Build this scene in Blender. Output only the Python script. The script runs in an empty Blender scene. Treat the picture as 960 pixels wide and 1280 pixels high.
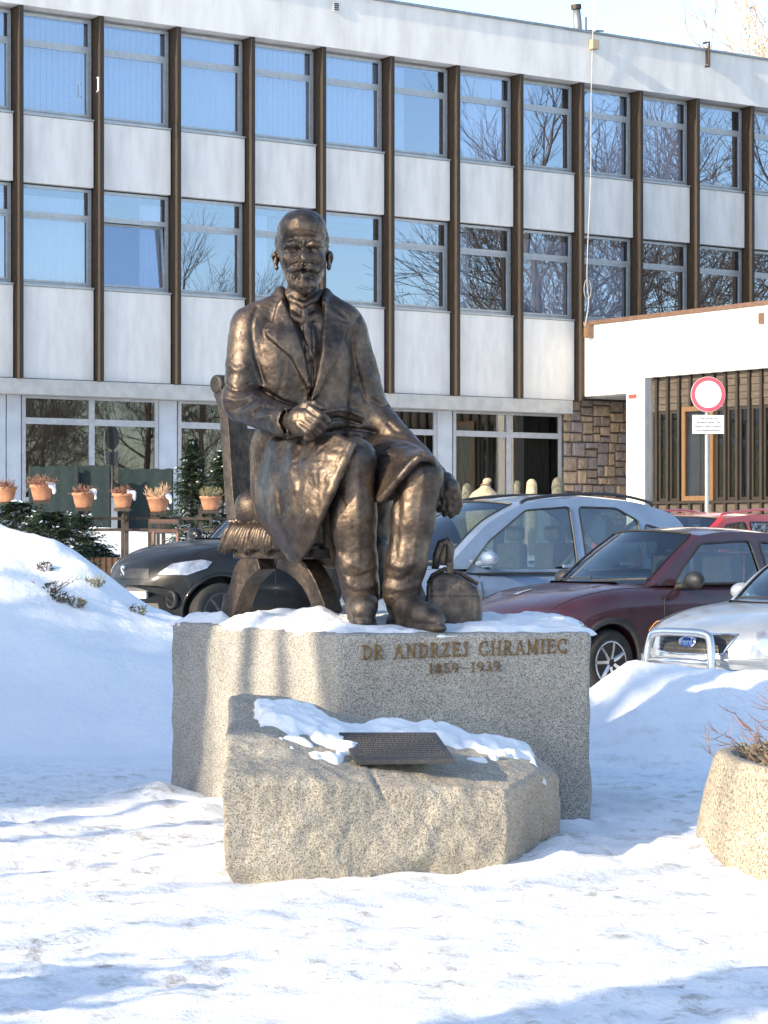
import bpy, bmesh, math, random, time
import numpy as np
from mathutils import Vector, Matrix, noise as mnoise
from mathutils.bvhtree import BVHTree
T0 = time.time()
R = math.radians
PI = math.pi
sc = bpy.context.scene
C = sc.collection
random.seed(7)
# ------------------------------------------------------------------ camera
FPX, HZ, CZ = 2951.0, 667.0, 1.6          # focal length in photo pixels, horizon row, eye height
cam = bpy.data.cameras.new('camera')
co = bpy.data.objects.new('camera', cam); C.objects.link(co); sc.camera = co
co.location = (0, 0, CZ); co.rotation_euler = (R(90), 0, 0)
cam.sensor_fit = 'VERTICAL'; cam.sensor_height = 24; cam.lens = FPX/1280*24
cam.shift_y = 27/1280; cam.clip_end = 2000; cam.clip_start = .1
# ------------------------------------------------------------------ sky, sun, exposure
SUN_EL = 21.0
SX, SY = -0.792, -0.610                  # horizontal direction towards the sun
w = bpy.data.worlds.new('World'); sc.world = w; w.use_nodes = True
nt = w.node_tree; sky = nt.nodes.new('ShaderNodeTexSky'); sky.sky_type = 'NISHITA'; sky.sun_disc = False
sky.sun_elevation = R(SUN_EL); sky.sun_rotation = math.atan2(SX, SY)
sky.air_density = 1.0; sky.dust_density = 1.4; sky.ozone_density = 1.1; sky.altitude = 800
bg = nt.nodes['Background']; bg.inputs[1].default_value = .15
nt.links.new(sky.outputs[0], bg.inputs[0])
sd = bpy.data.lights.new('sun', 'SUN'); sd.energy = 3.2; sd.angle = R(.55); sd.color = (1, .85, .62)
so = bpy.data.objects.new('sun', sd); C.objects.link(so); so.location = (-30, -20, 30)
sv = Vector((SX*math.cos(R(SUN_EL)), SY*math.cos(R(SUN_EL)), math.sin(R(SUN_EL))))
so.rotation_euler = sv.to_track_quat('Z', 'Y').to_euler()
sc.view_settings.view_transform = 'Standard'; sc.view_settings.look = 'None'
sc.view_settings.exposure = 1.42; sc.view_settings.gamma = 1
sc.render.engine = 'CYCLES'
sc.cycles.max_bounces = 8; sc.cycles.transparent_max_bounces = 16

# ------------------------------------------------------------------ materials
MATS = {}
def nodes(name):
    m = bpy.data.materials.new(name); m.use_nodes = True; MATS[name] = m
    t = m.node_tree; b = t.nodes['Principled BSDF']
    return m, t, b
def N(t, ty, **k):
    n = t.nodes.new(ty)
    for a, v in k.items():
        if a in n.inputs: n.inputs[a].default_value = v
        else: setattr(n, a, v)
    return n
def L(t, a, b): t.links.new(a, b)
def ramp(t, src, stops):
    r = N(t, 'ShaderNodeValToRGB'); L(t, src, r.inputs[0]); e = r.color_ramp.elements
    while len(e) < len(stops): e.new(.5)
    for i, (p, c) in enumerate(stops):
        e[i].position = p; e[i].color = (*c, 1) if len(c) == 3 else c
    return r
def coords(t, scale=(1, 1, 1), kind='Object'):
    c = N(t, 'ShaderNodeTexCoord'); mp = N(t, 'ShaderNodeMapping'); mp.inputs['Scale'].default_value = scale
    L(t, c.outputs[kind], mp.inputs[0]); return mp.outputs[0]
def noise(t, v, s, d=4, r=.55):
    n = N(t, 'ShaderNodeTexNoise'); n.inputs['Scale'].default_value = s; n.inputs['Detail'].default_value = d
    n.inputs['Roughness'].default_value = r; L(t, v, n.inputs['Vector']); return n.outputs['Fac']
def bump(t, b, h, strength=.3, dist=.01, prev=None):
    n = N(t, 'ShaderNodeBump'); n.inputs['Strength'].default_value = strength; n.inputs['Distance'].default_value = dist
    L(t, h, n.inputs['Height'])
    if prev: L(t, prev, n.inputs['Normal'])
    L(t, n.outputs[0], b.inputs['Normal']); return n.outputs[0]
def mat(name, c1, c2=None, s=6, rough=.7, metal=0, bs=0, bsc=None, bd=.01, stretch=(1, 1, 1), coat=0, lo=.35, hi=.65, d=5):
    m, t, b = nodes(name)
    b.inputs['Roughness'].default_value = rough; b.inputs['Metallic'].default_value = metal
    b.inputs['Coat Weight'].default_value = coat; b.inputs['Coat Roughness'].default_value = .05
    v = coords(t, stretch)
    if c2:
        r = ramp(t, noise(t, v, s, d), [(lo, c1), (hi, c2)]); L(t, r.outputs[0], b.inputs['Base Color'])
    else: b.inputs['Base Color'].default_value = (*c1, 1)
    if bs: bump(t, b, noise(t, v, bsc or s*4, 6), bs, bd)
    return m
def mixcol(t, f, a, b):
    n = N(t, 'ShaderNodeMix', data_type='RGBA'); L(t, f, n.inputs[0])
    for s, i in ((a, 6), (b, 7)):
        if isinstance(s, tuple): n.inputs[i].default_value = (*s, 1)
        else: L(t, s, n.inputs[i])
    return n.outputs[2]
def m_granite(name, dark, mid, light, warm, sc_=215):
    m, t, b = nodes(name); v = coords(t)
    vo = N(t, 'ShaderNodeTexVoronoi'); vo.inputs['Scale'].default_value = sc_; L(t, v, vo.inputs['Vector'])
    sp = N(t, 'ShaderNodeSeparateColor'); L(t, vo.outputs['Color'], sp.inputs[0])
    r = ramp(t, sp.outputs[0], [(0, dark), (.22, dark), (.3, mid), (.62, mid), (.7, light), (.93, light), (1, warm)])
    big = ramp(t, noise(t, v, 2.2, 5), [(.3, (.72, .70, .68)), (.7, (1.05, 1.02, .97))])
    n = N(t, 'ShaderNodeMix', data_type='RGBA', blend_type='MULTIPLY'); n.inputs[0].default_value = 1
    L(t, r.outputs[0], n.inputs[6]); L(t, big.outputs[0], n.inputs[7]); L(t, n.outputs[2], b.inputs['Base Color'])
    b.inputs['Roughness'].default_value = .8
    p = bump(t, b, noise(t, v, 55, 6, .7), .55, .012); bump(t, b, noise(t, v, 12, 5), .35, .03, p)
    return m
m_granite('granite', (.15, .15, .148), (.33, .325, .31), (.47, .46, .435), (.40, .32, .22))
m_granite('granite_rough', (.19, .165, .13), (.395, .36, .30), (.53, .49, .42), (.46, .35, .24))
m_granite('concrete_pebble', (.17, .15, .12), (.37, .33, .27), (.52, .48, .40), (.40, .29, .18), 120)
# bronze
m, t, b = nodes('bronze'); v = coords(t)
n1 = noise(t, v, 5, 6, .65); n2 = noise(t, v, 30, 5, .7)
r = ramp(t, n1, [(.30, (.045, .040, .040)), (.5, (.108, .086, .073)), (.74, (.215, .162, .120))])
r2 = ramp(t, n2, [(.3, (.6, .6, .6)), (.7, (1.15, 1.1, 1.05))])
n = N(t, 'ShaderNodeMix', data_type='RGBA', blend_type='MULTIPLY'); n.inputs[0].default_value = 1
L(t, r.outputs[0], n.inputs[6]); L(t, r2.outputs[0], n.inputs[7]); L(t, n.outputs[2], b.inputs['Base Color'])
b.inputs['Metallic'].default_value = .8
rr = ramp(t, noise(t, v, 18, 5), [(.3, (.35,)*3), (.7, (.55,)*3)]); L(t, rr.outputs[0], b.inputs['Roughness'])
vv = N(t, 'ShaderNodeTexVoronoi', feature='SMOOTH_F1'); vv.inputs['Scale'].default_value = 34; L(t, v, vv.inputs['Vector'])
p = bump(t, b, vv.outputs['Distance'], .22, .012); p = bump(t, b, noise(t, v, 70, 5, .7), .3, .006, p); bump(t, b, noise(t, v, 9, 4), .3, .03, p)
mat('bronze_dull', (.055, .048, .045), (.14, .11, .088), 14, .5, .7, .5, 60, .01)
mat('gilt', (.11, .06, .018), (.22, .125, .04), 40, .5, .3)
mat('worn_letter', (.16, .15, .13), (.24, .21, .17), 40, .5, .3)
mat('plaque_black', (.03, .03, .034), (.05, .05, .052), 50, .6, .0)
# snow
def m_snow(name, dirt):
    m, t, b = nodes(name); v = coords(t)
    col = ramp(t, noise(t, v, 1.3, 5), [(.3, (.80, .83, .88)), (.7, (.90, .91, .93))]).outputs[0]
    if dirt:
        ge = N(t, 'ShaderNodeNewGeometry'); sx = N(t, 'ShaderNodeSeparateXYZ'); L(t, ge.outputs['Position'], sx.inputs[0])
        zone = N(t, 'ShaderNodeMapRange'); L(t, sx.outputs[1], zone.inputs[0])
        for i, q in zip((1, 2, 3, 4), (14.8, 17.0, 1.0, 0.0)): zone.inputs[i].default_value = q
        f1 = ramp(t, noise(t, v, 7.0, 8, .72), [(.50, (0, 0, 0)), (.68, (1, 1, 1))])
        f2 = ramp(t, noise(t, v, 1.1, 3), [(.36, (.25,)*3), (.62, (1, 1, 1))])
        a = N(t, 'ShaderNodeMath', operation='MULTIPLY'); L(t, f1.outputs[0], a.inputs[0]); L(t, f2.outputs[0], a.inputs[1])
        a2 = N(t, 'ShaderNodeMath', operation='MULTIPLY'); L(t, a.outputs[0], a2.inputs[0]); L(t, zone.outputs[0], a2.inputs[1])
        col = mixcol(t, a2.outputs[0], col, (.28, .245, .21))
        g1 = ramp(t, noise(t, v, 24, 4, .6), [(.60, (0, 0, 0)), (.66, (1, 1, 1))])
        a3 = N(t, 'ShaderNodeMath', operation='MULTIPLY'); L(t, g1.outputs[0], a3.inputs[0]); L(t, a2.outputs[0], a3.inputs[1])
        col = mixcol(t, a3.outputs[0], col, (.12, .10, .085))
    L(t, col, b.inputs['Base Color']); b.inputs['Roughness'].default_value = .6
    b.inputs['Specular IOR Level'].default_value = .3
    p = bump(t, b, noise(t, v, 11, 9, .72), .75, .035); bump(t, b, noise(t, v, 90, 3), .2, .004, p)
    return m
m_snow('snow', True); m_snow('snow_clean', False)
# building
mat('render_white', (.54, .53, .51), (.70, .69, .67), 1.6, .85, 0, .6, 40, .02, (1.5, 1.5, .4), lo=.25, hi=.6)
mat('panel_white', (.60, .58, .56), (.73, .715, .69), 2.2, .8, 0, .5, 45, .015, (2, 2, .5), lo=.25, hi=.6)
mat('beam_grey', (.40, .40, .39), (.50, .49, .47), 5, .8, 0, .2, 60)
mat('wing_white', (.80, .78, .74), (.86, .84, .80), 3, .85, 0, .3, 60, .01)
mat('fin_wood', (.016, .011, .007), (.055, .034, .018), 9, .7, 0, .5, 40, .01, (6, 6, .4))
mat('wood_dark', (.008, .007, .006), (.028, .019, .013), 9, .65, 0, .5, 40, .01, (6, 6, .4))
mat('wood_grey', (.05, .041, .034), (.105, .085, .068), 8, .8, 0, .6, 40, .01, (.6, .6, 9))
mat('wood_orange', (.13, .07, .032), (.19, .105, .05), 8, .5, 0, .2, 40, .01, (5, 5, .5))
mat('alu', (.36, .38, .40), (.44, .46, .48), 8, .42, .5)
mat('pvc', (.34, .36, .39), (.42, .44, .47), 8, .5)
mat('gf_panel', (.42, .46, .52), (.50, .54, .60), 3, .5)
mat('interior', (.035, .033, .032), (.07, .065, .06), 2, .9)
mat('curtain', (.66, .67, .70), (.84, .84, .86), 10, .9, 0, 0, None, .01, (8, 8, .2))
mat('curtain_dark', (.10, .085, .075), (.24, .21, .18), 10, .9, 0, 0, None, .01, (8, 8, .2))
mat('flashing', (.13, .08, .06), (.19, .115, .085), 8, .5, .3)
mat('zinc', (.20, .22, .24), (.28, .30, .32), 8, .45, .6)
mat('pale_metal', (.62, .62, .60), (.72, .72, .70), 8, .5, .2)
mat('iron', (.03, .026, .024), (.07, .05, .04), 12, .6, .4, .3, 50)
mat('red_plastic', (.45, .05, .05), (.5, .07, .06), 8, .5)
for i, (c1, c2) in enumerate([((.22, .15, .10), (.32, .23, .16)), ((.17, .13, .10), (.27, .20, .15)), ((.29, .20, .12), (.38, .27, .17)), ((.19, .15, .13), (.26, .21, .18))]):
    mat('stone_%d' % i, (c1[0]*1.5, c1[1]*1.5, c1[2]*1.6), (c2[0]*1.5, c2[1]*1.55, c2[2]*1.7), 9, .85, 0, .8, 22, .03)
mat('mortar', (.10, .085, .07), (.15, .13, .11), 9, .9)
def m_glass(name, tint, fac, rough=.0, wob=0.0, gcol=(.95, .97, 1)):
    m, t, b = nodes(name); t.nodes.remove(b); out = t.nodes['Material Output']
    tr = N(t, 'ShaderNodeBsdfTransparent'); tr.inputs[0].default_value = (*tint, 1)
    gl = N(t, 'ShaderNodeBsdfGlossy'); gl.inputs['Roughness'].default_value = rough; gl.inputs[0].default_value = (*gcol, 1)
    lw = N(t, 'ShaderNodeLayerWeight'); lw.inputs[0].default_value = .5
    pw = N(t, 'ShaderNodeMath', operation='POWER'); L(t, lw.outputs['Facing'], pw.inputs[0]); pw.inputs[1].default_value = 4
    mr = N(t, 'ShaderNodeMapRange'); L(t, pw.outputs[0], mr.inputs[0])
    for i, q in zip((1, 2, 3, 4), (0, 1, fac, .97)): mr.inputs[i].default_value = q
    mx = N(t, 'ShaderNodeMixShader'); L(t, mr.outputs[0], mx.inputs[0]); L(t, tr.outputs[0], mx.inputs[1]); L(t, gl.outputs[0], mx.inputs[2])
    if wob:
        v = coords(t); bn = N(t, 'ShaderNodeBump'); bn.inputs['Strength'].default_value = wob; bn.inputs['Distance'].default_value = .02
        L(t, noise(t, v, 1.1, 1), bn.inputs['Height']); L(t, bn.outputs[0], gl.inputs['Normal'])
    L(t, mx.outputs[0], out.inputs[0]); return m
m_glass('window_glass', (.76, .80, .86), .26, 0, .05, (.76, .85, 1))
m_glass('gf_glass', (.6, .62, .62), .10, 0, .03)
m_glass('car_glass', (.42, .50, .50), .13)
m_glass('lamp_glass', (.9, .92, .95), .06)
# cars
def m_paint(name, c, metal=.5, rough=.35, coat=.8):
    m, t, b = nodes(name); v = coords(t)
    r = ramp(t, noise(t, v, 2.5, 6, .7), [(.3, tuple(x*.8 for x in c)), (.7, tuple(min(1, x*1.1+.01) for x in c))])
    L(t, r.outputs[0], b.inputs['Base Color']); b.inputs['Metallic'].default_value = metal
    rr = ramp(t, noise(t, v, 5, 5), [(.35, (rough*.8,)*3), (.75, (min(1, rough*1.5),)*3)]); L(t, rr.outputs[0], b.inputs['Roughness'])
    b.inputs['Coat Weight'].default_value = coat; b.inputs['Coat Roughness'].default_value = .09; b.inputs['Specular IOR Level'].default_value = .5 if coat > .5 else .2
m_paint('paint_maroon', (.042, .006, .012), .1, .42)
m_paint('paint_paleblue', (.19, .25, .35), .35, .40)
m_paint('paint_silver', (.36, .385, .42), .4, .38)
m_paint('paint_dark', (.004, .005, .007), .0, .4, .35)
m_paint('paint_red', (.50, .02, .025), .1, .35)
mat('black_plastic', (.012, .012, .013), (.03, .03, .032), 9, .5, 0, .2, 60)
mat('rubber', (.012, .012, .012), (.025, .024, .023), 9, .8, 0, .3, 60)
mat('chrome', (.75, .76, .78), None, 6, .12, 1)
mat('brushed', (.55, .56, .58), (.65, .66, .68), 9, .25, .95)
mat('cloth_grey', (.05, .052, .055), (.09, .09, .095), 9, .9)
mat('lamp_silver', (.30, .31, .33), (.62, .63, .66), 9, .25, .5, .5, 14)
mat('amber', (.75, .22, .02), (.85, .3, .04), 9, .25)
mat('badge_blue', (.02, .05, .22), None, 6, .3, .2)
mat('white_paint', (.74, .75, .77), (.80, .80, .82), 5, .45)
mat('sign_red', (.52, .06, .09), (.60, .09, .12), 5, .4)
mat('ink', (.02, .02, .025), None, 5, .6)
mat('post_grey', (.30, .31, .31), (.40, .41, .41), 9, .5, .5)
# plants and clay
mat('terracotta', (.27, .12, .065), (.42, .20, .11), 9, .75, 0, .2, 40)
mat('heather', (.16, .075, .055), (.30, .15, .10), 12, .9)
mat('heather_pale', (.42, .27, .15), (.62, .42, .27), 12, .9)
mat('grass_dry', (.14, .13, .07), (.27, .24, .14), 12, .9)
mat('needles', (.012, .028, .016), (.035, .065, .03), 9, .85)
mat('twig', (.10, .065, .05), (.24, .15, .11), 12, .9)
mat('bark', (.07, .055, .045), (.16, .13, .11), 14, .95, 0, .7, 30, .02, (3, 3, .6))
mat('branch', (.10, .075, .06), (.17, .13, .10), 4, .9)
mat('birch_leaf', (.46, .30, .17), (.62, .43, .27), 4, .8)
mat('hedge_leaf', (.03, .05, .025), (.06, .09, .04), 4, .8)
mat('burlap', (.34, .27, .17), (.50, .41, .28), 20, .95, 0, .8, 60, .02)
mat('wrap_dark', (.06, .06, .045), (.16, .15, .11), 15, .9, 0, .5, 50)
mat('netting', (.007, .017, .019), (.012, .026, .028), 12, .95, 0, .2, 70)
mat('edging', (.38, .17, .07), (.52, .27, .13), 9, .8, 0, .4, 40)
mat('soil', (.04, .03, .022), (.09, .065, .045), 20, .95, 0, .6, 40, .02)

# ------------------------------------------------------------------ object helpers
MW = {}
def tag(o, label=None, cat=None, group=None, kind=None):
    if label: o['label'] = label
    if cat: o['category'] = cat
    if group: o['group'] = group
    if kind: o['kind'] = kind
    return o
def thing(name, label, cat, loc=(0, 0, 0), rz=0, group=None):
    o = bpy.data.objects.new(name, None); C.objects.link(o); o.empty_display_size = .2
    o.location = loc; o.rotation_euler = (0, 0, rz)
    MW[o.name] = Matrix.Translation(loc) @ Matrix.Rotation(rz, 4, 'Z')
    return tag(o, label, cat, group)
def link(name, me, material=None, parent=None, world=False, smooth=False):
    o = bpy.data.objects.new(name, me); C.objects.link(o)
    if material is not None and not me.materials: me.materials.append(MATS[material])
    if smooth: me.shade_smooth()
    if parent is not None:
        o.parent = parent
        if world: o.matrix_parent_inverse = root_matrix(parent).inverted()
    return o
def root_matrix(p):
    m = MW.get(p.name)
    if m is not None: return m
    if p.parent is not None: return root_matrix(p.parent) @ p.matrix_parent_inverse.copy() @ Matrix.LocRotScale(p.location, p.rotation_euler, p.scale)
    return Matrix.LocRotScale(p.location, p.rotation_euler, p.scale)
class MB:
    def __init__(s): s.v = []; s.f = []
    def add(s, vs, fs):
        n = len(s.v); s.v += [tuple(x) for x in vs]; s.f += [tuple(i+n for i in f) for f in fs]; return s
    def box(s, lo, hi):
        (a, b, c), (d, e, f) = lo, hi
        return s.add([(a, b, c), (d, b, c), (d, e, c), (a, e, c), (a, b, f), (d, b, f), (d, e, f), (a, e, f)],
                     [(0, 3, 2, 1), (4, 5, 6, 7), (0, 1, 5, 4), (1, 2, 6, 5), (2, 3, 7, 6), (3, 0, 4, 7)])
    def tube(s, pts, rad, n=8, cap=True, flat=1.0):
        pts = [Vector(p) for p in pts]
        if not hasattr(rad, '__len__'): rad = [rad]*len(pts)
        up = None; rings = []
        for i, p in enumerate(pts):
            d = (pts[min(i+1, len(pts)-1)] - pts[max(i-1, 0)]).normalized()
            if up is None: up = d.orthogonal().normalized()
            up = (up - d*up.dot(d)); up = up.normalized() if up.length > 1e-6 else d.orthogonal().normalized()
            q = d.cross(up)
            rings.append([p + (up*math.cos(2*PI*k/n) + q*math.sin(2*PI*k/n)*flat)*rad[i] for k in range(n)])
        vs = [x for r_ in rings for x in r_]; fs = []
        for i in range(len(pts)-1):
            for k in range(n): fs.append((i*n+k, i*n+(k+1) % n, (i+1)*n+(k+1) % n, (i+1)*n+k))
        if cap: fs.append(tuple(reversed(range(n)))); fs.append(tuple((len(pts)-1)*n+k for k in range(n)))
        return s.add(vs, fs)
    def lathe(s, prof, n=24, c=(0, 0, 0), axis='z'):
        vs = []
        for r_, h in prof:
            for k in range(n):
                a = 2*PI*k/n; x, y = r_*math.cos(a), r_*math.sin(a)
                vs.append({'z': (c[0]+x, c[1]+y, c[2]+h), 'y': (c[0]+x, c[1]+h, c[2]+y), 'x': (c[0]+h, c[1]+x, c[2]+y)}[axis])
        m = len(prof); fs = [(i*n+k, i*n+(k+1) % n, (i+1)*n+(k+1) % n, (i+1)*n+k) for i in range(m-1) for k in range(n)]
        fs.append(tuple(reversed(range(n)))); fs.append(tuple((m-1)*n+k for k in range(n)))
        return s.add(vs, fs)
    def prism(s, poly, d0, d1, fn):
        """poly in 2D, extruded between d0 and d1; fn(a,b,d) -> point"""
        n = len(poly)
        vs = [fn(a, b, d0) for a, b in poly] + [fn(a, b, d1) for a, b in poly]
        return s.add(vs, [tuple(range(n)), tuple(reversed(range(n, 2*n)))] + [(i, (i+1) % n, n+(i+1) % n, n+i)[::-1] for i in range(n)])
    def grid(s, P, close_u=False):
        nu, nv = len(P), len(P[0]); vs = [p for r_ in P for p in r_]; fs = []
        for i in range(nu if close_u else nu-1):
            for j in range(nv-1):
                a = i*nv+j; b_ = ((i+1) % nu)*nv+j; fs.append((a, b_, b_+1, a+1))
        return s.add(vs, fs)
    def ball(s, c, r, n=12, m=8, R_=None):
        if not hasattr(r, '__len__'): r = (r, r, r)
        vs = []
        for i in range(m+1):
            th = PI*i/m
            for k in range(n):
                p = Vector((math.sin(th)*math.cos(2*PI*k/n)*r[0], math.sin(th)*math.sin(2*PI*k/n)*r[1], math.cos(th)*r[2]))
                if R_: p = R_ @ p
                vs.append((c[0]+p.x, c[1]+p.y, c[2]+p.z))
        return s.add(vs, [(i*n+k, (i+1)*n+k, (i+1)*n+(k+1) % n, i*n+(k+1) % n) for i in range(m) for k in range(n)])
    def mesh(s, name, bevel=0, fixn=False):
        me = bpy.data.meshes.new(name); me.from_pydata(s.v, [], s.f)
        if bevel or fixn:
            bm = bmesh.new(); bm.from_mesh(me)
            bmesh.ops.recalc_face_normals(bm, faces=bm.faces)
            if bevel: bmesh.ops.bevel(bm, geom=bm.edges[:], offset=bevel, segments=2, profile=.6, affect='EDGES', clamp_overlap=True)
            bm.to_mesh(me); bm.free()
        me.update(); return me
    def build(s, name, material, parent=None, world=False, smooth=False, bevel=0, fixn=False):
        return link(name, s.mesh(name, bevel, fixn), material, parent, world, smooth)
def copy_tree(o, parent=None):
    c = o.copy(); C.objects.link(c)
    if parent is not None: c.parent = parent
    for ch in list(o.children): copy_tree(ch, c)
    return c
def catmull(pts, n=8, closed=False):
    pts = [Vector(p) for p in pts]; out = []; m = len(pts)
    rng = range(m if closed else m-1)
    for i in rng:
        g = (lambda k: pts[k % m]) if closed else (lambda k: pts[min(max(k, 0), m-1)])
        p0, p1, p2, p3 = g(i-1), g(i), g(i+1), g(i+2)
        for j in range(n):
            t_ = j/n
            out.append(.5*((2*p1) + (p2-p0)*t_ + (2*p0-5*p1+4*p2-p3)*t_*t_ + (3*p1-p0-3*p2+p3)*t_**3))
    if not closed: out.append(pts[-1])
    return out
def P(px, py, Y): return Vector(((px-480)/FPX*Y, Y, CZ+(HZ-py)/FPX*Y))
def text_mesh(txt, size, extrude=.002, bold=0):
    cu = bpy.data.curves.new('text', 'FONT'); cu.body = txt; cu.size = size; cu.extrude = extrude; cu.align_x = 'CENTER'; cu.resolution_u = 3; cu.offset = bold
    o = bpy.data.objects.new('text_tmp', cu); C.objects.link(o)
    dg = bpy.context.evaluated_depsgraph_get(); me = bpy.data.meshes.new_from_object(o.evaluated_get(dg))
    bpy.data.objects.remove(o); bpy.data.curves.remove(cu); return me

# ------------------------------------------------------------------ signed-distance modelling
_lat = {}
def vnoise(X, Y, Z, s, seed=0):
    if seed not in _lat: _lat[seed] = np.random.RandomState(seed).rand(32, 32, 32).astype(np.float32)
    g = _lat[seed]
    def pr(A):
        A = A*s+1000; i = np.floor(A).astype(np.int32); f = A-i; f = f*f*(3-2*f); return i & 31, (i+1) & 31, f
    x0, x1, fx = pr(X); y0, y1, fy = pr(Y); z0, z1, fz = pr(Z)
    a = g[x0, y0, z0]*(1-fx)+g[x1, y0, z0]*fx; b_ = g[x0, y1, z0]*(1-fx)+g[x1, y1, z0]*fx
    c = g[x0, y0, z1]*(1-fx)+g[x1, y0, z1]*fx; d = g[x0, y1, z1]*(1-fx)+g[x1, y1, z1]*fx
    return ((a*(1-fy)+b_*fy)*(1-fz)+(c*(1-fy)+d*fy)*fz)-.5
class Field:
    def __init__(s, lo, hi, h):
        s.lo = np.array(lo, float); s.h = h; s.n = np.ceil((np.array(hi)-s.lo)/h).astype(int)+1
        s.F = np.full(s.n, .5, np.float32)
    def sub(s, lo, hi):
        a = np.clip(np.floor((np.array(lo)-s.lo)/s.h).astype(int), 0, s.n); b_ = np.clip(np.ceil((np.array(hi)-s.lo)/s.h).astype(int)+1, 0, s.n)
        sl = tuple(slice(x, y) for x, y in zip(a, b_))
        ax = [(s.lo[i]+np.arange(a[i], b_[i])*s.h).astype(np.float32) for i in range(3)]
        return sl, ax[0][:, None, None], ax[1][None, :, None], ax[2][None, None, :]
    def comb(s, sl, d, k, cut=False):
        a = s.F[sl]; b_ = d.astype(np.float32); k = max(k, 1e-5)
        h = np.clip(.5+.5*(b_-a)/k, 0, 1)
        s.F[sl] = b_*(1-h)+a*h-k*h*(1-h)
    def cap(s, a, b_, ra, rb, k=.02, cut=False, sc_=(1, 1, 1)):
        a = np.array(a, float); b_ = np.array(b_, float); pad = max(ra, rb)/min(sc_)+k+2*s.h
        sl, X, Y, Z = s.sub(np.minimum(a, b_)-pad, np.maximum(a, b_)+pad)
        ba = b_-a; L2 = (ba*ba).sum()+1e-9
        t_ = np.clip(((X-a[0])*ba[0]+(Y-a[1])*ba[1]+(Z-a[2])*ba[2])/L2, 0, 1)
        d = np.sqrt(((X-a[0]-t_*ba[0])*sc_[0])**2+((Y-a[1]-t_*ba[1])*sc_[1])**2+((Z-a[2]-t_*ba[2])*sc_[2])**2)-(ra+(rb-ra)*t_)
        if cut: s._cut(sl, d, k)
        else: s.comb(sl, d, k, False)
    def _cut(s, sl, d, k):
        F = s.F[sl]; e = -d
        h = np.clip(.5-.5*(e-F)/k, 0, 1)
        s.F[sl] = (e*(1-h)+F*h+k*h*(1-h)).astype(np.float32)
    def path(s, pts, rs, k=.02, cut=False):
        for i in range(len(pts)-1): s.cap(pts[i], pts[i+1], rs[i], rs[i+1], k, cut)
    def ell(s, c, r_, k=.02, cut=False, rot=None):
        m = max(r_)+k+2*s.h; sl, X, Y, Z = s.sub(np.array(c)-m, np.array(c)+m)
        x, y, z = X-c[0], Y-c[1], Z-c[2]
        if rot is not None:
            q = rot.transposed(); x, y, z = (q[0][0]*x+q[0][1]*y+q[0][2]*z, q[1][0]*x+q[1][1]*y+q[1][2]*z, q[2][0]*x+q[2][1]*y+q[2][2]*z)
        k0 = np.sqrt((x/r_[0])**2+(y/r_[1])**2+(z/r_[2])**2); k1 = np.sqrt((x/r_[0]**2)**2+(y/r_[1]**2)**2+(z/r_[2]**2)**2)+1e-6
        d = k0*(k0-1)/k1
        if cut: s._cut(sl, d, k)
        else: s.comb(sl, d, k, False)
    def sheet(s, rows, r_, k=.02):
        """rows: control grid of points (u x v) -> thick cloth"""
        G = [catmull(r, 10) for r in rows]; cols = [catmull([G[i][j] for i in range(len(G))], 10) for j in range(len(G[0]))]
        A = np.array([[tuple(p) for p in c] for c in cols], np.float32)
        def dens(A, ax):
            d = np.linalg.norm(np.diff(A, axis=ax), axis=2).max(); m = max(1, int(np.ceil(d/(s.h*.9))))
            n_ = A.shape[ax]; t_ = np.linspace(0, n_-1, (n_-1)*m+1); i = np.minimum(t_.astype(int), n_-2); f = (t_-i)
            f = f[:, None, None] if ax == 0 else f[None, :, None]
            return np.take(A, i, ax)*(1-f)+np.take(A, i+1, ax)*f
        A = dens(dens(A, 0), 1).reshape(-1, 3)
        G2 = np.full(s.n, .5, np.float32); m = int(np.ceil((r_+k)/s.h))+1
        ij = np.round((A-s.lo)/s.h).astype(int); rg = range(-m, m+1)
        for dx in rg:
            for dy in rg:
                for dz in rg:
                    if dx*dx+dy*dy+dz*dz > (m+.5)**2: continue
                    q = ij+np.array((dx, dy, dz)); ok = np.all((q >= 0) & (q < s.n), axis=1); q = q[ok]
                    d = np.linalg.norm(s.lo+q*s.h-A[ok], axis=1)-r_
                    np.minimum.at(G2, (q[:, 0], q[:, 1], q[:, 2]), d.astype(np.float32))
        s.comb(tuple(slice(0, x) for x in s.n), G2, k, False)
    def near(s, w_=.05):
        idx = np.nonzero(np.abs(s.F) < w_); p = s.lo+np.stack(idx, 1)*s.h; return idx, p[:, 0], p[:, 1], p[:, 2]
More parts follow.
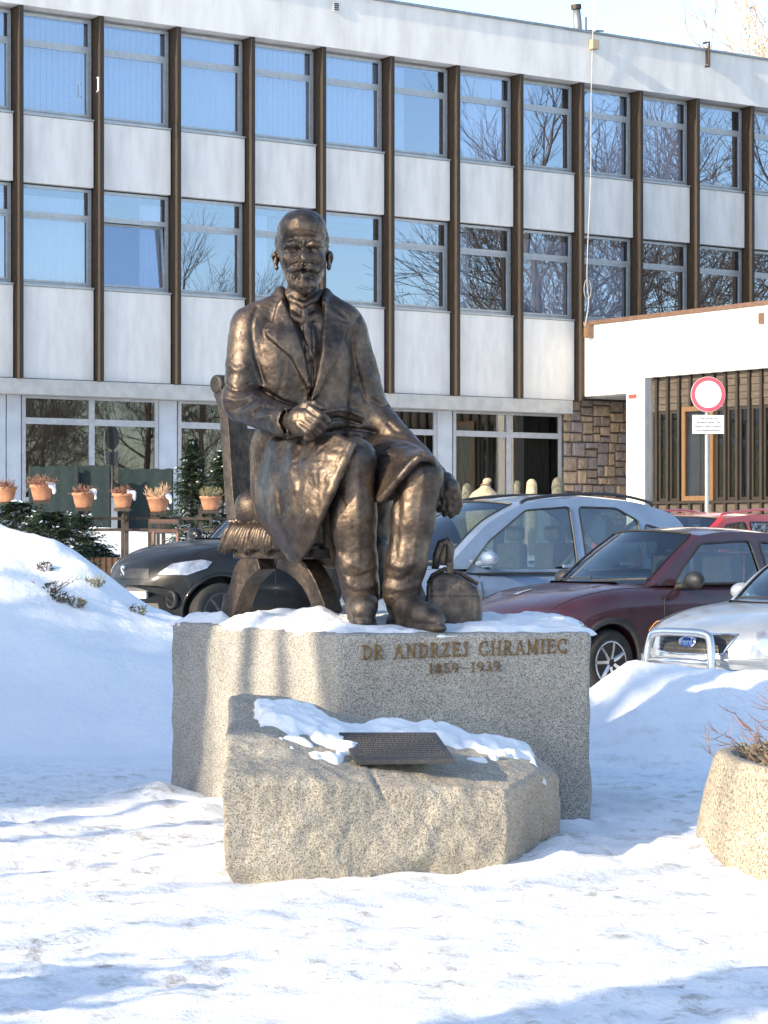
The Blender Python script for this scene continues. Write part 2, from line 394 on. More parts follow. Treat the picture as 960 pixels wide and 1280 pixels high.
    def relief(s, shapes, ymax=99, ymin=0, Yref=13.8):
        """shapes: ('line', pts_px, amount, width) or ('poly', pts_px, amount, soft)   (positive amount = raised)"""
        idx, X, Y, Z = s.near(.07); px = X/Y*FPX+480; py = HZ-(Z-CZ)/Y*FPX
        D = np.zeros(len(X)); msk = (Y < ymax) & (Y > ymin)
        for kind, pts, amt, wd in shapes:
            pts = [(p.x, p.y) for p in catmull([(a, b_, 0) for a, b_ in pts], 6)] if kind == 'line' else pts
            best = np.full(len(X), 1e9); ins = np.zeros(len(X), bool); n_ = len(pts)
            for i in range(n_-1 if kind == 'line' else n_):
                (x1, y1), (x2, y2) = pts[i], pts[(i+1) % n_]
                t_ = np.clip(((px-x1)*(x2-x1)+(py-y1)*(y2-y1))/((x2-x1)**2+(y2-y1)**2+1e-9), 0, 1)
                best = np.minimum(best, np.hypot(px-x1-t_*(x2-x1), py-y1-t_*(y2-y1)))
                if kind == 'poly': ins ^= ((y1 > py) != (y2 > py)) & (px < (x2-x1)*(py-y1)/(y2-y1+1e-9)+x1)
            if kind == 'line': D += amt*np.exp(-(best/wd)**2)
            else: sgn = np.where(ins, best, -best); D += amt*np.clip(.5+sgn/wd, 0, 1)
        s.F[idx] -= (D*msk).astype(np.float32)
    def rough(s, amt, sc_, seed=1, region=None):
        idx, X, Y, Z = s.near(.05); n_ = vnoise(X, Y, Z, sc_, seed)*amt
        if region is not None: n_ *= region(X, Y, Z)
        s.F[idx] += n_.astype(np.float32)
    def mesh(s, name):
        F = s.F; ins = F < 0; n = s.n
        act = np.zeros(n-1, bool); allin = np.ones(n-1, bool)
        for dx in (0, 1):
            for dy in (0, 1):
                for dz in (0, 1):
                    c = ins[dx:n[0]-1+dx, dy:n[1]-1+dy, dz:n[2]-1+dz]; act |= c; allin &= c
        act &= ~allin; ci = np.stack(np.nonzero(act), 1); m = len(ci)
        vid = np.full(n-1, -1, np.int32); vid[act] = np.arange(m)
        cor = [(0, 0, 0), (1, 0, 0), (0, 1, 0), (1, 1, 0), (0, 0, 1), (1, 0, 1), (0, 1, 1), (1, 1, 1)]
        V = [F[ci[:, 0]+a, ci[:, 1]+b_, ci[:, 2]+c] for a, b_, c in cor]
        acc = np.zeros((m, 3)); cnt = np.zeros(m)
        for i in range(8):
            for j in range(i+1, 8):
                if sum(abs(a-b_) for a, b_ in zip(cor[i], cor[j])) != 1: continue
                cr = (V[i] < 0) != (V[j] < 0); t_ = np.where(cr, V[i]/(V[i]-V[j]+1e-12), 0)
                p = np.array(cor[i])+(np.array(cor[j])-np.array(cor[i]))*t_[:, None]; acc[cr] += p[cr]; cnt += cr
        vs = s.lo+(ci+acc/np.maximum(cnt, 1)[:, None])*s.h
        Q = []
        for ax in range(3):
            a1, a2 = (ax+1) % 3, (ax+2) % 3
            sl0 = [slice(1, -1)]*3; sl0[ax] = slice(0, -1); sl1 = [slice(1, -1)]*3; sl1[ax] = slice(1, None)
            A, B = ins[tuple(sl0)], ins[tuple(sl1)]
            e = np.stack(np.nonzero(A != B), 1); flip = A[tuple(e.T)]
            e = e + np.array([0 if i == ax else 1 for i in range(3)])
            def cell(d1, d2):
                q = e.copy(); q[:, a1] -= d1; q[:, a2] -= d2; return vid[tuple(q.T)]
            q = np.stack([cell(1, 1), cell(0, 1), cell(0, 0), cell(1, 0)], 1)
            q[~flip] = q[~flip][:, ::-1]; Q.append(q)
        Q = np.concatenate(Q); Q = Q[(Q >= 0).all(1)]
        me = bpy.data.meshes.new(name); me.vertices.add(len(vs)); me.vertices.foreach_set('co', vs.ravel())
        me.loops.add(len(Q)*4); me.loops.foreach_set('vertex_index', Q.ravel().astype(np.int32))
        me.polygons.add(len(Q)); me.polygons.foreach_set('loop_start', np.arange(len(Q), dtype=np.int32)*4)
        me.update(calc_edges=True); me.validate(); return me
def join_meshes(mes, name):
    bm = bmesh.new()
    for m_ in mes: bm.from_mesh(m_)
    me = bpy.data.meshes.new(name); bm.to_mesh(me); bm.free(); return me
# ------------------------------------------------------------------ ground
def interp(x, xs, ys): return np.interp(x, xs, ys)
def sstep(t): t = np.clip(t, 0, 1); return t*t*(3-2*t)
BX = [-30, -9, -3.3, -2.75, -2.5, -2.2, -1.97, -1.7, -1, 0, 1, 1.49, 1.78, 2.27, 2.8, 6, 9, 30]
BZ = [1.9, 2.0, 1.68, 1.47, 1.36, 1.14, .97, .88, .5, .35, .40, .475, .69, .63, .60, .6, .5, .4]
def slope(X, Y):
    s = interp(Y, [0, 18, 21.3, 25, 33, 40, 60, 900], [0, 0, .2, .40, .98, 1.40, 1.45, 1.45])
    return s*interp(X, [-2, 1, 4, 9], [1, 1, .72, .5])
def ground_z(X, Y, fine=True):
    X = np.asarray(X, np.float32); Y = np.asarray(Y, np.float32); Z0 = np.zeros_like(X)
    z = slope(X, Y)
    Yc = interp(X, [-1.5, 1], [19.8, 17.1]); Yf = interp(X, [-1.5, 1], [17.0, 15.7]); Yr = interp(X, [-1.5, 1, 9], [21.6, 18.3, 18.3])
    cz = interp(X, BX, BZ)
    up = sstep((Y-Yf)/(Yc-Yf)); dn = 1-sstep((Y-Yc)/(Yr-Yc)); b_ = np.where(Y < Yc, .55*up+.45*np.clip((Y-Yf)/(Yc-Yf), 0, 1), dn)
    bank = np.maximum(cz-slope(X, Yc*1.0)*.6, 0)*b_
    lump = vnoise(X, Y, Z0, 1.6, 11)*.22+vnoise(X, Y, Z0, 3.7, 12)*.12+np.abs(vnoise(X, Y, Z0, 6.5, 20))*.14+vnoise(X, Y, Z0, 12, 25)*.035
    bank = bank + lump*b_*(1-.3*up)*np.where(Y < Yc, 1, .6)*np.clip(cz, 0, 1)*.8
    z = z+bank
    flat = 1-np.clip((Y-15.5)/1.5, 0, 1)
    if fine:
        z = z + vnoise(X, Y, Z0, 1.3, 13)*.022*flat + vnoise(X*.6, Y*1.6, Z0, 5, 14)*.034*flat - np.clip(vnoise(X, Y, Z0, 3.4, 24)-.16, 0, 1)*.10*flat + vnoise(X, Y, Z0, 13, 15)*.030*flat + vnoise(X, Y, Z0, 7, 16)*.02*np.clip(b_, 0, 1)
        # heaps of swept snow round the feet of the two stones
        for (hx, hy, hr, hh) in ((-.86, 11.7, .30, .05), (-1.25, 13.6, .26, .06), (-.80, 11.2, .14, .06), (.98, 11.95, .24, .07), (.84, 11.55, .14, .05), (1.3, 12.9, .18, .05), (-1.42, 14.3, .22, .09), (1.62, 11.95, .24, .06)):
            d = np.hypot(X-hx, Y-hy)/hr; z = z+hh*np.exp(-d*d)*(1+vnoise(X, Y, Z0, 9, 17)*.9)
        tr = np.clip((Y-18.4)/.4, 0, 1)*np.clip((34-Y)/2, 0, 1); z = z+vnoise(X, Y, Z0, 2.5, 18)*.05*tr
        hill = sstep((Y-38)/4)*(1-sstep((X+1.0)/3)); z = z+hill*(.22+vnoise(X, Y, Z0, .8, 19)*.25)
    return z
gx = np.concatenate([-np.geomspace(500, 5, 26)[:-1], np.linspace(-5, 5, 190), np.geomspace(5, 500, 26)[1:]])
gy = np.concatenate([-np.geomspace(300, 3, 14)[:-1], np.linspace(-3, 6.5, 12)[:-1], np.linspace(6.5, 21.8, 250), np.linspace(21.9, 46, 60), np.geomspace(47, 900, 20)])
GX, GY = np.meshgrid(gx, gy, indexing='ij'); GZ = ground_z(GX, GY)
me = bpy.data.meshes.new('snowy_ground'); nx, ny = GX.shape
me.vertices.add(nx*ny); me.vertices.foreach_set('co', np.stack([GX, GY, GZ], -1).astype(np.float32).ravel())
ii = np.arange(nx*ny).reshape(nx, ny); q = np.stack([ii[:-1, :-1], ii[1:, :-1], ii[1:, 1:], ii[:-1, 1:]], -1).reshape(-1, 4)
me.loops.add(len(q)*4); me.loops.foreach_set('vertex_index', q.ravel().astype(np.int32)); me.polygons.add(len(q))
me.polygons.foreach_set('loop_start', np.arange(len(q), dtype=np.int32)*4); me.update(calc_edges=True)
tag(link('snowy_ground', me, 'snow', smooth=True), kind='structure')
def gz(x, y): return float(ground_z(np.array([x]), np.array([y]), False)[0])

# ------------------------------------------------------------------ granite pedestal with the inscription
PT = 1.05                                                    # top of the pedestal
def poly_sdf(F, poly):
    """2D signed distance of a convex/concave polygon on the field's own columns"""
    X = (F.lo[0]+np.arange(F.n[0])*F.h)[:, None]; Y = (F.lo[1]+np.arange(F.n[1])*F.h)[None, :]
    best = np.full((F.n[0], F.n[1]), 1e9); ins = np.zeros(best.shape, bool); m = len(poly)
    for i in range(m):
        (x1, y1), (x2, y2) = poly[i], poly[(i+1) % m]
        t_ = np.clip(((X-x1)*(x2-x1)+(Y-y1)*(y2-y1))/((x2-x1)**2+(y2-y1)**2), 0, 1)
        best = np.minimum(best, np.hypot(X-x1-t_*(x2-x1), Y-y1-t_*(y2-y1)))
        ins ^= ((y1 > Y) != (y2 > Y)) & (X < (x2-x1)*(Y-y1)/(y2-y1+1e-9)+x1)
    return np.where(ins, -best, best), X, Y
ped_poly = [(-1.336, 14.75), (-.26, 12.97), (1.15, 13.17), (1.24, 14.95), (-.95, 15.45)]
ped = thing('granite_pedestal', 'broad grey granite block with a gilt inscription under the seated bronze man', 'pedestal', (0, 14, 0))
F = Field((-1.5, 12.8, -.2), (1.4, 15.6, 1.2), .02)
d2, X, Y = poly_sdf(F, ped_poly); Z = (F.lo[2]+np.arange(F.n[2])*F.h)[None, None, :]
d3 = np.broadcast_to(d2[:, :, None], F.n); zt = Z-PT
k = .012; h_ = np.clip(.5-.5*(zt-d3)/k, 0, 1); F.F = (zt*(1-h_)+d3*h_+k*h_*(1-h_)).astype(np.float32)
idx, x, y, z = F.near(.06)
edge = np.clip(1-np.abs(x-1.17)/.10, 0, 1)+np.clip(1-np.abs(x+1.33)/.10, 0, 1)*.7      # broken arrises at both ends
F.F[idx] += (vnoise(x, y, z, 9, 21)*.012+edge*(vnoise(x, y, z, 5, 22)+.15)*.055+vnoise(x, y, z, 25, 23)*.006).astype(np.float32)
link('block', F.mesh('block'), 'granite', ped, True, True)
# serif capitals, strokes as (x0,y0,x1,y1,weight) on a 1-unit cap height
def arc(cx, cy, rx, ry, a0, a1, wt, n=9):
    pts = [(cx+rx*math.cos(R(a0+(a1-a0)*i/n)), cy+ry*math.sin(R(a0+(a1-a0)*i/n))) for i in range(n+1)]
    return [(*pts[i], *pts[i+1], wt) for i in range(n)]
T_, t_n = .14, .06
def ser(x, y, w=.16): return (x-w, y, x+w, y, .05)
GL = {
 'D': (.78, [(.16, 0, .16, 1, T_), ser(.16, 0, .13), ser(.16, 1, .13)]+arc(.28, .5, .42, .47, 90, -90, .12)+[(.16, .97, .28, .97, .06), (.16, .03, .28, .03, .06)]),
 'R': (.78, [(.16, 0, .16, 1, T_), ser(.16, 0), ser(.16, 1, .13)]+arc(.28, .74, .3, .24, 90, -90, .11)+[(.16, .97, .28, .97, .06), (.16, .5, .28, .5, .06), (.34, .5, .66, 0, .13), ser(.7, 0, .1)]),
 'A': (.86, [(.1, 0, .43, 1, t_n), (.43, 1, .74, 0, T_), (.2, .35, .62, .35, .06), ser(.1, 0, .12), ser(.74, 0, .14)]),
 'N': (.9, [(.14, 0, .14, 1, t_n), (.14, 1, .74, 0, T_), (.74, 0, .74, 1, t_n), ser(.14, 0, .13), ser(.74, 1, .13), ser(.1, 1, .1)]),
 'Z': (.74, [(.08, .97, .64, .97, .07), (.62, 1, .1, 0, T_), (.08, .03, .66, .03, .07), (.08, .8, .08, 1, .05), (.66, .2, .66, 0, .05)]),
 'E': (.72, [(.16, 0, .16, 1, T_), ser(.12, 0, .1), ser(.12, 1, .1), (.16, .97, .6, .97, .06), (.16, .03, .64, .03, .06), (.16, .52, .48, .52, .06), (.6, .8, .6, 1, .05), (.64, 0, .64, .22, .05), (.48, .4, .48, .64, .05)]),
 'J': (.5, [(.3, .15, .3, 1, T_), ser(.3, 1)]+arc(.14, .12, .16, .14, 0, -170, .08, 6)),
 'C': (.84, arc(.44, .5, .37, .48, 50, 310, .11, 16)+[(.68, .62, .68, 1, .05), (.68, 0, .68, .3, .05)]),
 'H': (.9, [(.16, 0, .16, 1, T_), (.72, 0, .72, 1, T_), (.16, .5, .72, .5, .06), ser(.16, 0), ser(.16, 1), ser(.72, 0), ser(.72, 1)]),
 'M': (.96, [(.12, 0, .14, 1, t_n), (.16, 1, .46, .1, .13), (.46, .1, .78, 1, t_n), (.8, 0, .78, 1, T_), ser(.12, 0, .12), ser(.8, 0, .13), ser(.12, 1, .08), ser(.82, 1, .08)]),
 'I': (.4, [(.2, 0, .2, 1, T_), ser(.2, 0), ser(.2, 1)]),
 '1': (.42, [(.22, 0, .22, 1, T_), (.06, .8, .22, .98, .06), ser(.22, 0)]),
 '8': (.6, arc(.3, .73, .2, .24, 0, 360, .1, 12)+arc(.3, .26, .25, .25, 0, 360, .11, 12)),
 '5': (.6, [(.14, .97, .5, .97, .08), (.14, .97, .12, .55, .06)]+arc(.27, .3, .25, .29, 120, -150, .11, 12)),
 '9': (.6, arc(.3, .68, .24, .3, 0, 360, .11, 12)+arc(.12, .6, .42, .6, 0, -75, .09, 7)),
 '3': (.6, arc(.27, .74, .2, .24, 140, -90, .1, 10)+arc(.27, .27, .24, .26, 90, -150, .11, 10)),
 '-': (.8, [(.1, .42, .7, .42, .11)])}
fa, fb = Vector((-.26, 12.97, 0)), Vector((1.15, 13.17, 0)); fd = (fb-fa).normalized(); fn_ = Vector((fd.y, -fd.x, 0))
def face_x(px):     # distance along the front face of the column seen at photo column px
    k = (px-480)/FPX; return (k*fa.y-fa.x)/(fd.x-k*fd.y)
def carve_line(txt, px0, px1, z0, z1, hgt):
    tot = sum(GL[c][0] if c != ' ' else .52 for c in txt)+.16*(len(txt)-1); s0, s1 = face_x(px0), face_x(px1); sx = (s1-s0)/tot; s = 0
    for c in txt:
        if c == ' ': s += .52+.16; continue
        mb = MB(); base = z0+(z1-z0)*s/tot
        for j, (x0, y0, x1, y1, wt) in enumerate(GL[c][1]):
            a = Vector((s0+(s+x0)*sx, base+y0*hgt)); b_ = Vector((s0+(s+x1)*sx, base+y1*hgt)); d = (b_-a).normalized() if (b_-a).length else Vector((1, 0))
            wt = max(wt, .085) if wt < .1 else wt
            nn = Vector((-d.y, d.x))*wt*hgt*.5; a = a-d*wt*hgt*.12; b_ = b_+d*wt*hgt*.12
            pr = .009+.0004*j
            mb.prism([tuple(a+nn), tuple(b_+nn), tuple(b_-nn), tuple(a-nn)], -.03, pr, lambda u, z_, dd: fa+fd*u+fn_*dd+Vector((0, 0, z_)))
        mb.build('letter', 'gilt', ped, True, fixn=True); s += GL[c][0]+.16
carve_line('DR ANDRZEJ CHRAMIEC', 453, 709, .908, .938, .077)
carve_line('1859-1939', 536, 625, .828, .842, .052)
# trampled snow lying on the pedestal
def snow_cap(name, poly, z0, fn, h=.016, seed=31, mt='snow_clean'):
    xs = [p[0] for p in poly]; ys = [p[1] for p in poly]
    F = Field((min(xs)-.1, min(ys)-.1, z0[0]), (max(xs)+.1, max(ys)+.1, z0[1]), h)
    d2, X, Y = poly_sdf(F, poly); Z = (F.lo[2]+np.arange(F.n[2])*h)[None, None, :]
    X2, Y2 = np.broadcast_arrays(X, Y); bot, top = fn(X2, Y2, d2)
    a = Z-top[:, :, None]; b_ = bot[:, :, None]-Z; F.F = (np.maximum(a, b_)*.7).astype(np.float32)
    return F.mesh(name)
def ped_snow(X, Y, d):
    n_ = vnoise(X, Y, 0*X, 3.2, 32)+.6*vnoise(X, Y, 0*X, 8, 33)+.4*vnoise(X, Y, 0*X, 19, 34)
    e = np.clip((-d-.015+vnoise(X, Y, 0*X, 5, 35)*.10+vnoise(X, Y, 0*X, 14, 36)*.05)/.12, -1, 1)
    t = e*.055-.014+n_*.055*(e > 0)
    for (sx, sy, sr, sh) in ((-.93, 14.0, .12, .07), (-.42, 13.62, .2, .07), (-.3, 14.1, .3, .06), (.1, 13.95, .3, .05), (.75, 13.9, .3, .03), (-.75, 13.95, .25, .03)):
        t = t+sh*np.exp(-((X-sx)**2+(Y-sy)**2)/sr**2)*(e > 0)
    return np.full(X.shape, PT-.03), PT-.008+t
ps = link('snow_layer', snow_cap('snow_layer', ped_poly, (PT-.05, PT+.3), ped_snow), 'snow_clean', smooth=True)
tag(ps, 'thin layer of trodden snow on the top of the tall inscribed granite block', 'snow', kind='stuff')

# ------------------------------------------------------------------ low rough boulder with the plaque
st = thing('rough_stone', 'low rough-hewn granite stone carrying a slanted dark plaque in front of the pedestal', 'stone', (0, 11.6, 0))
st_poly = [(-.735, 10.76), (-.42, 10.86), (.12, 11.12), (.60, 11.33), (.93, 12.35), (.80, 12.75), (-.2, 12.7), (-.80, 12.4)]
def st_top(X, Y):
    t = np.clip((Y-(11.03+.42*X))/1.25, -.2, 1)                       # 0 at the front face, 1 at the ridge
    fr = interp(X, [-.75, -.45, -.1, .1, .4, .62, .95], [.50, .47, .42, .395, .375, .36, .31]); bk = interp(X, [-.75, -.55, -.3, -.15, .2, .55, .75, .95], [.755, .745, .66, .62, .60, .52, .47, .33])
    return fr+(bk-fr)*t**.85 if False else fr+(bk-fr)*np.sign(t)*np.abs(t)**.85
F = Field((-.95, 10.6, -.2), (1.1, 12.95, .95), .0145)
d2, X, Y = poly_sdf(F, st_poly); Z = (F.lo[2]+np.arange(F.n[2])*F.h)[None, None, :]
zt = (Z-st_top(*np.broadcast_arrays(X, Y))[:, :, None])*.9; d3 = np.broadcast_to(d2[:, :, None], F.n)+.02*np.clip(.25-np.abs(Z-.2), 0, 1)
k = .028; h_ = np.clip(.5-.5*(zt-d3)/k, 0, 1); F.F = (zt*(1-h_)+d3*h_+k*h_*(1-h_)).astype(np.float32)
idx, x, y, z = F.near(.08)
low = np.clip(1-(z+.02)/.10, 0, 1)
F.F[idx] += (vnoise(x, y, z, 3, 41)*.022+vnoise(x, y, z, 11, 42)*.020+vnoise(x, y, z, 30, 43)*.010+low*(vnoise(x, y, z, 6, 44)+.2)*.10).astype(np.float32)
crk = np.exp(-((x-.0-.06*np.sin(z*9)-.28*(y-11.15)*-1*.3)/.010)**2)*np.clip((z-.26)/.08, 0, 1)*(y < 11.7)
F.F[idx] += (crk*.012).astype(np.float32)
link('boulder', F.mesh('boulder'), 'granite_rough', st, True, True)
pa, pb, pc, pd = P(445, 958, 11.28), P(569, 956, 11.30), P(545, 922, 11.74), P(423, 922, 11.72)
pn = (pb-pa).cross(pd-pa).normalized()
pa, pb, pc, pd = [p+pn*.028 for p in (pa, pb, pc, pd)]
mb = MB(); mb.add([pa, pb, pc, pd]+[p-pn*.022 for p in (pa, pb, pc, pd)], [(0, 1, 2, 3), (7, 6, 5, 4), (0, 4, 5, 1), (1, 5, 6, 2), (2, 6, 7, 3), (3, 7, 4, 0)])
plq = mb.build('plaque', 'plaque_black', st, True, bevel=.003)
mb = MB(); rnd = random.Random(5)
for row in range(13):
    v_ = .93-row*.066; u_ = .06+rnd.random()*.08
    while u_ < .93:
        l_ = rnd.uniform(.008, .03); 
        if u_+l_ < .95:
            q_ = [pa+(pb-pa)*a+(pd-pa)*b_ for a, b_ in ((u_, v_-.012), (u_+l_, v_-.012), (u_+l_, v_+.012), (u_, v_+.012))]
            mb.add([p+pn*.0015 for p in q_], [(0, 1, 2, 3)])
        u_ += l_+rnd.uniform(.006, .02)
o = mb.build('worn_print', 'worn_letter', st, True); o['kind'] = 'stuff'
MW  # supports for the plaque
for s_ in (.2, .8):
    a = pa+(pb-pa)*s_+(pd-pa)*.6; MB().tube([a-pn*.03, a-pn*.03-Vector((0, 0, .12))], .015, 6).build('dowel', 'iron', st, True)
def st_snow(X, Y, d):
    t = (Y-(11.03+.42*X))/1.25
    c = interp(X, [-.75, -.6, -.4, -.2, 0, .3, .6, .8, .95], [1.25, .78, .62, .45, .72, .78, .70, .62, .8])
    wd = interp(X, [-.75, -.62, -.4, -.15, .05, .35, .6, .75, .9], [-.25, .10, .25, .38, .25, .18, .15, .02, -.4])
    up_ = 1.02+vnoise(X, Y, 0*X, 6, 52)*.2
    e = np.minimum((t-c+.12+vnoise(X, Y, 0*X, 7, 51)*.30+vnoise(X, Y, 0*X, 18, 53)*.22)*1.2, (up_-t)*1.2); e = np.minimum(e, (wd+.12)*1.6)
    b_ = st_top(X, Y)
    return b_-.05, b_+np.clip(e, -.2, .16)*.33+(vnoise(X, Y, 0*X, 13, 54)*.035+vnoise(X, Y, 0*X, 28, 56)*.014+vnoise(X, Y, 0*X, 5, 55)*.04)*(e > 0)-.004
o = link('snow_patch', snow_cap('snow_patch', st_poly, (.2, .95), st_snow, .012), 'snow_clean', smooth=True)
tag(o, 'crusted snow patch along the top of the low rough stone with the plaque', 'snow', kind='stuff')
print('stones', time.time()-T0)

# ------------------------------------------------------------------ the seated bronze man
man = thing('person', 'bronze seated man in long coat, bald with moustache and pointed beard', 'statue', (-.2, 13.9, PT))
# head, neck, hands and the core of the body: one skin
F = Field((-.95, 13.22, 1.60), (.50, 14.50, 3.25), .0075)
HY = 13.97
def H(px, py, dy=0): return P(px, py, HY+dy)
def head_field():
    h = Field((-.70, 13.66, 2.83), (-.26, 14.24, 3.56), .0042)
    h.ell(H(377.5, 307), (.150, .178, .190), .02)
    h.ell(H(378.5, 300, .05), (.148, .165, .155), .03)
    h.ell(H(379, 331, -.055), (.118, .125, .150), .05)
    h.ell(H(380, 351, -.10), (.068, .07, .06), .05)
    h.cap(H(364, 342, -.0), H(376, 354, -.09), .038, .045, .04); h.cap(H(396, 342, .0), H(385, 354, -.09), .038, .045, .04)
    h.cap(H(378, 350, .07), H(379, 402, .09), .090, .112, .04)
    h.ell(H(360, 324, -.115), (.034, .032, .030), .04); h.ell(H(399, 324, -.115), (.034, .032, .030), .04)
    for s in (-1, 1):                                       # sockets, eyeballs, lids, brows
        cx = 379.7+s*12.6
        h.ell(H(cx, 312.5, -.200), (.040, .044, .026), .014, cut=True)
        h.ell(H(cx, 312.8, -.153), (.026, .026, .0225), .002)
        h.path([H(cx-s*7.0, 312.5, -.168), H(cx-s*2.5, 308.6, -.184), H(cx+s*3, 309.0, -.178), H(cx+s*7.0, 313.5, -.154)], [.004, .0062, .0062, .005], .004)
        h.path([H(cx-s*6.5, 314.5, -.168), H(cx-s*1, 317.8, -.178), H(cx+s*6, 316.3, -.158)], [.004, .0055, .004], .004)
        h.path([H(cx-s*8, 306.0, -.182), H(cx-s*1, 304.2, -.186), H(cx+s*6.5, 305.4, -.170), H(cx+s*11, 309, -.142)], [.013, .0165, .015, .008], .018)
        h.ell(H(cx, 318.5, -.180), (.024, .012, .007), .012, cut=True)
        h.ell(H(cx+s*.2, 312.9, -.181), (.0085, .008, .0085), .002, cut=True)
        h.path([H(379.7+s*4.5, 326.5, -.215), H(379.7+s*6.2, 328.5, -.203)], [.0135, .0125], .014)
        # moustache: two locks swept outwards with lifted tips
        h.path([H(379.7+s*2.5, 331.6, -.226), H(379.7+s*8, 333.4, -.222), H(379.7+s*14, 336.2, -.202), H(379.7+s*19.5, 337.6, -.172), H(379.7+s*24.5, 335.0, -.158)], [.021, .027, .021, .013, .0055], .006)
    h.path([H(379.7, 303, -.176), H(379.8, 312, -.205), H(379.8, 320, -.232), H(379.8, 325.2, -.242)], [.013, .0145, .0175, .0215], .018)
    h.ell(H(379.7, 342.5, -.196), (.026, .016, .009), .008)
    h.path([H(379.7, 346, -.17), H(380, 354, -.182), H(380.6, 362, -.165), H(381, 369.5, -.140)], [.046, .045, .033, .014], .02)
    h.path([H(366, 345, -.135), H(372, 355, -.150)], [.028, .032], .02); h.path([H(393.5, 345, -.135), H(388, 355, -.150)], [.028, .032], .02)
    for s, px in ((-1, 345.2), (1, 411.5)):                 # ears
        h.ell(H(px, 325.5, -.005), (.015, .034, .048), .006); h.ell(H(px+s*.8, 322, -.002), (.022, .026, .036), .01)
        h.ell(H(px-s*0+s*2.6, 324.5, -.018), (.008, .016, .026), .004, cut=True); h.ell(H(px-s*.6, 334.5, -.02), (.012, .016, .015), .005)
    # close-cropped hair round the sides and back
    h.ell(H(377.5, 305, .045), (.160, .168, .150), .004); h.ell(H(378, 285.5, -.06), (.142, .170, .112), .03)
    idx, x, y, z = h.near(.03); c = H(378, 305)
    side = np.clip((np.abs(x-c.x)-.118)/.02, 0, 1)*np.clip((y-(HY-.07))/.03, 0, 1)*np.clip((z-(c.z-.10))/.03, 0, 1)
    h.F[idx] += (side*(vnoise(x, y, z*.6, 55, 61)*.014+vnoise(x, y, z, 110, 62)*.007)).astype(np.float32)
    ch = H(380, 350); brd = np.clip(1-np.hypot((x-ch.x)/.095, (z-ch.z+.0)/.095), 0, 1)*(y < HY-.08); brd = np.clip(brd*3, 0, 1)*np.clip((H(380, 345.5).z-z)/.012, 0, 1)
    h.F[idx] += (brd*(vnoise(x, y, z*.6, 36, 64)*.026+vnoise(x, y, z, 70, 69)*.008)).astype(np.float32)
    mu = H(380, 334.5); mm = np.clip((1.0-np.hypot((x-mu.x)/.105, (z-mu.z)/.028))*4, 0, 1)*(y < HY-.165)
    h.F[idx] += (mm*np.sin(np.abs(x-mu.x)*150+(z-mu.z)*330)*.0035).astype(np.float32)
    h.F[idx] += (vnoise(x, y, z, 22, 65)*.006+vnoise(x, y, z, 60, 66)*.0025).astype(np.float32)
    h.relief([('line', [(377.2, 302), (377.6, 308)], -.006, .8), ('line', [(383, 302), (382.4, 308)], -.005, .8), ('line', [(364, 297), (372, 295.5), (386, 295.5), (394, 297.5)], -.0022, 1.2),
              ('line', [(365, 290), (379, 288.5), (393, 291)], -.0018, 1.2), ('line', [(371, 328), (368, 332)], -.006, 1.2), ('line', [(388.5, 328), (391.5, 332)], -.006, 1.2),
              ('line', [(379.8, 329), (379.8, 333.5)], -.008, .8)], ymax=HY-.06)
    return h.mesh('head')
head_me = head_field()
# high collar, shirt, tie
F.cap(P(378, 376, 14.05), P(379, 400, 14.06), .118, .15, .02)
F.ell(P(379, 450, 14.08), (.25, .17, .36), .03)
F.path([P(352, 388, 14.02), P(366, 396, 13.93), P(379, 402, 13.885)], [.03, .028, .02], .012)
F.path([P(406, 388, 14.02), P(394, 396, 13.93), P(381, 402, 13.885)], [.03, .028, .02], .012)
F.cap(P(380, 389, 13.895), P(381, 395, 13.885), .028, .026, .008)
F.path([P(381, 397, 13.90), P(384, 414, 13.91), P(387, 445, 13.90)], [.024, .048, .05], .01)
F.path([P(362, 405, 13.97), P(384, 452, 13.94), P(390, 480, 13.93)], [.06, .06, .05], .03)
F.path([P(402, 405, 13.97), P(396, 450, 13.94), P(392, 480, 13.93)], [.06, .06, .05], .03)
for a in ((P(330, 400, 14.0), P(303, 497, 13.95), P(362, 527, 13.50)), (P(430, 405, 14.1), P(472, 520, 14.15), P(548, 598, 13.74))):
    F.path(a, [.07, .06, .05], .03)                        # arms inside the sleeves
F.ell(P(380, 570, 14.15), (.24, .2, .25), .05)
# right hand closed on the lap
F.path([P(356, 527, 13.54), P(366, 526, 13.47)], [.062, .058], .01)
F.path([P(368, 526, 13.46), P(377, 524, 13.41), P(384, 521, 13.385)], [.056, .064, .055], .03)
F.path([P(370, 533, 13.45), P(378, 535, 13.42)], [.045, .045], .03)
for (k0, k1, k2, k3, r_) in (((388, 510), (401, 518.5), (409, 526), (402, 532), .0235), ((384, 517), (396, 526), (404, 534), (396, 539), .025), ((379, 525), (390.5, 533.5), (398, 540.5), (390, 545), .0245), ((374, 532), (384, 539.5), (390, 545.5), (383, 548), .021)):
    F.path([P(*k0, 13.36), P(*k1, 13.325), P(*k2, 13.36), P(*k3, 13.41)], [r_*1.1, r_, r_*.92, r_*.85], .004)
F.path([P(370, 516, 13.43), P(382, 507, 13.39), P(394, 505, 13.365), P(404, 510, 13.36)], [.03, .027, .024, .021], .007)
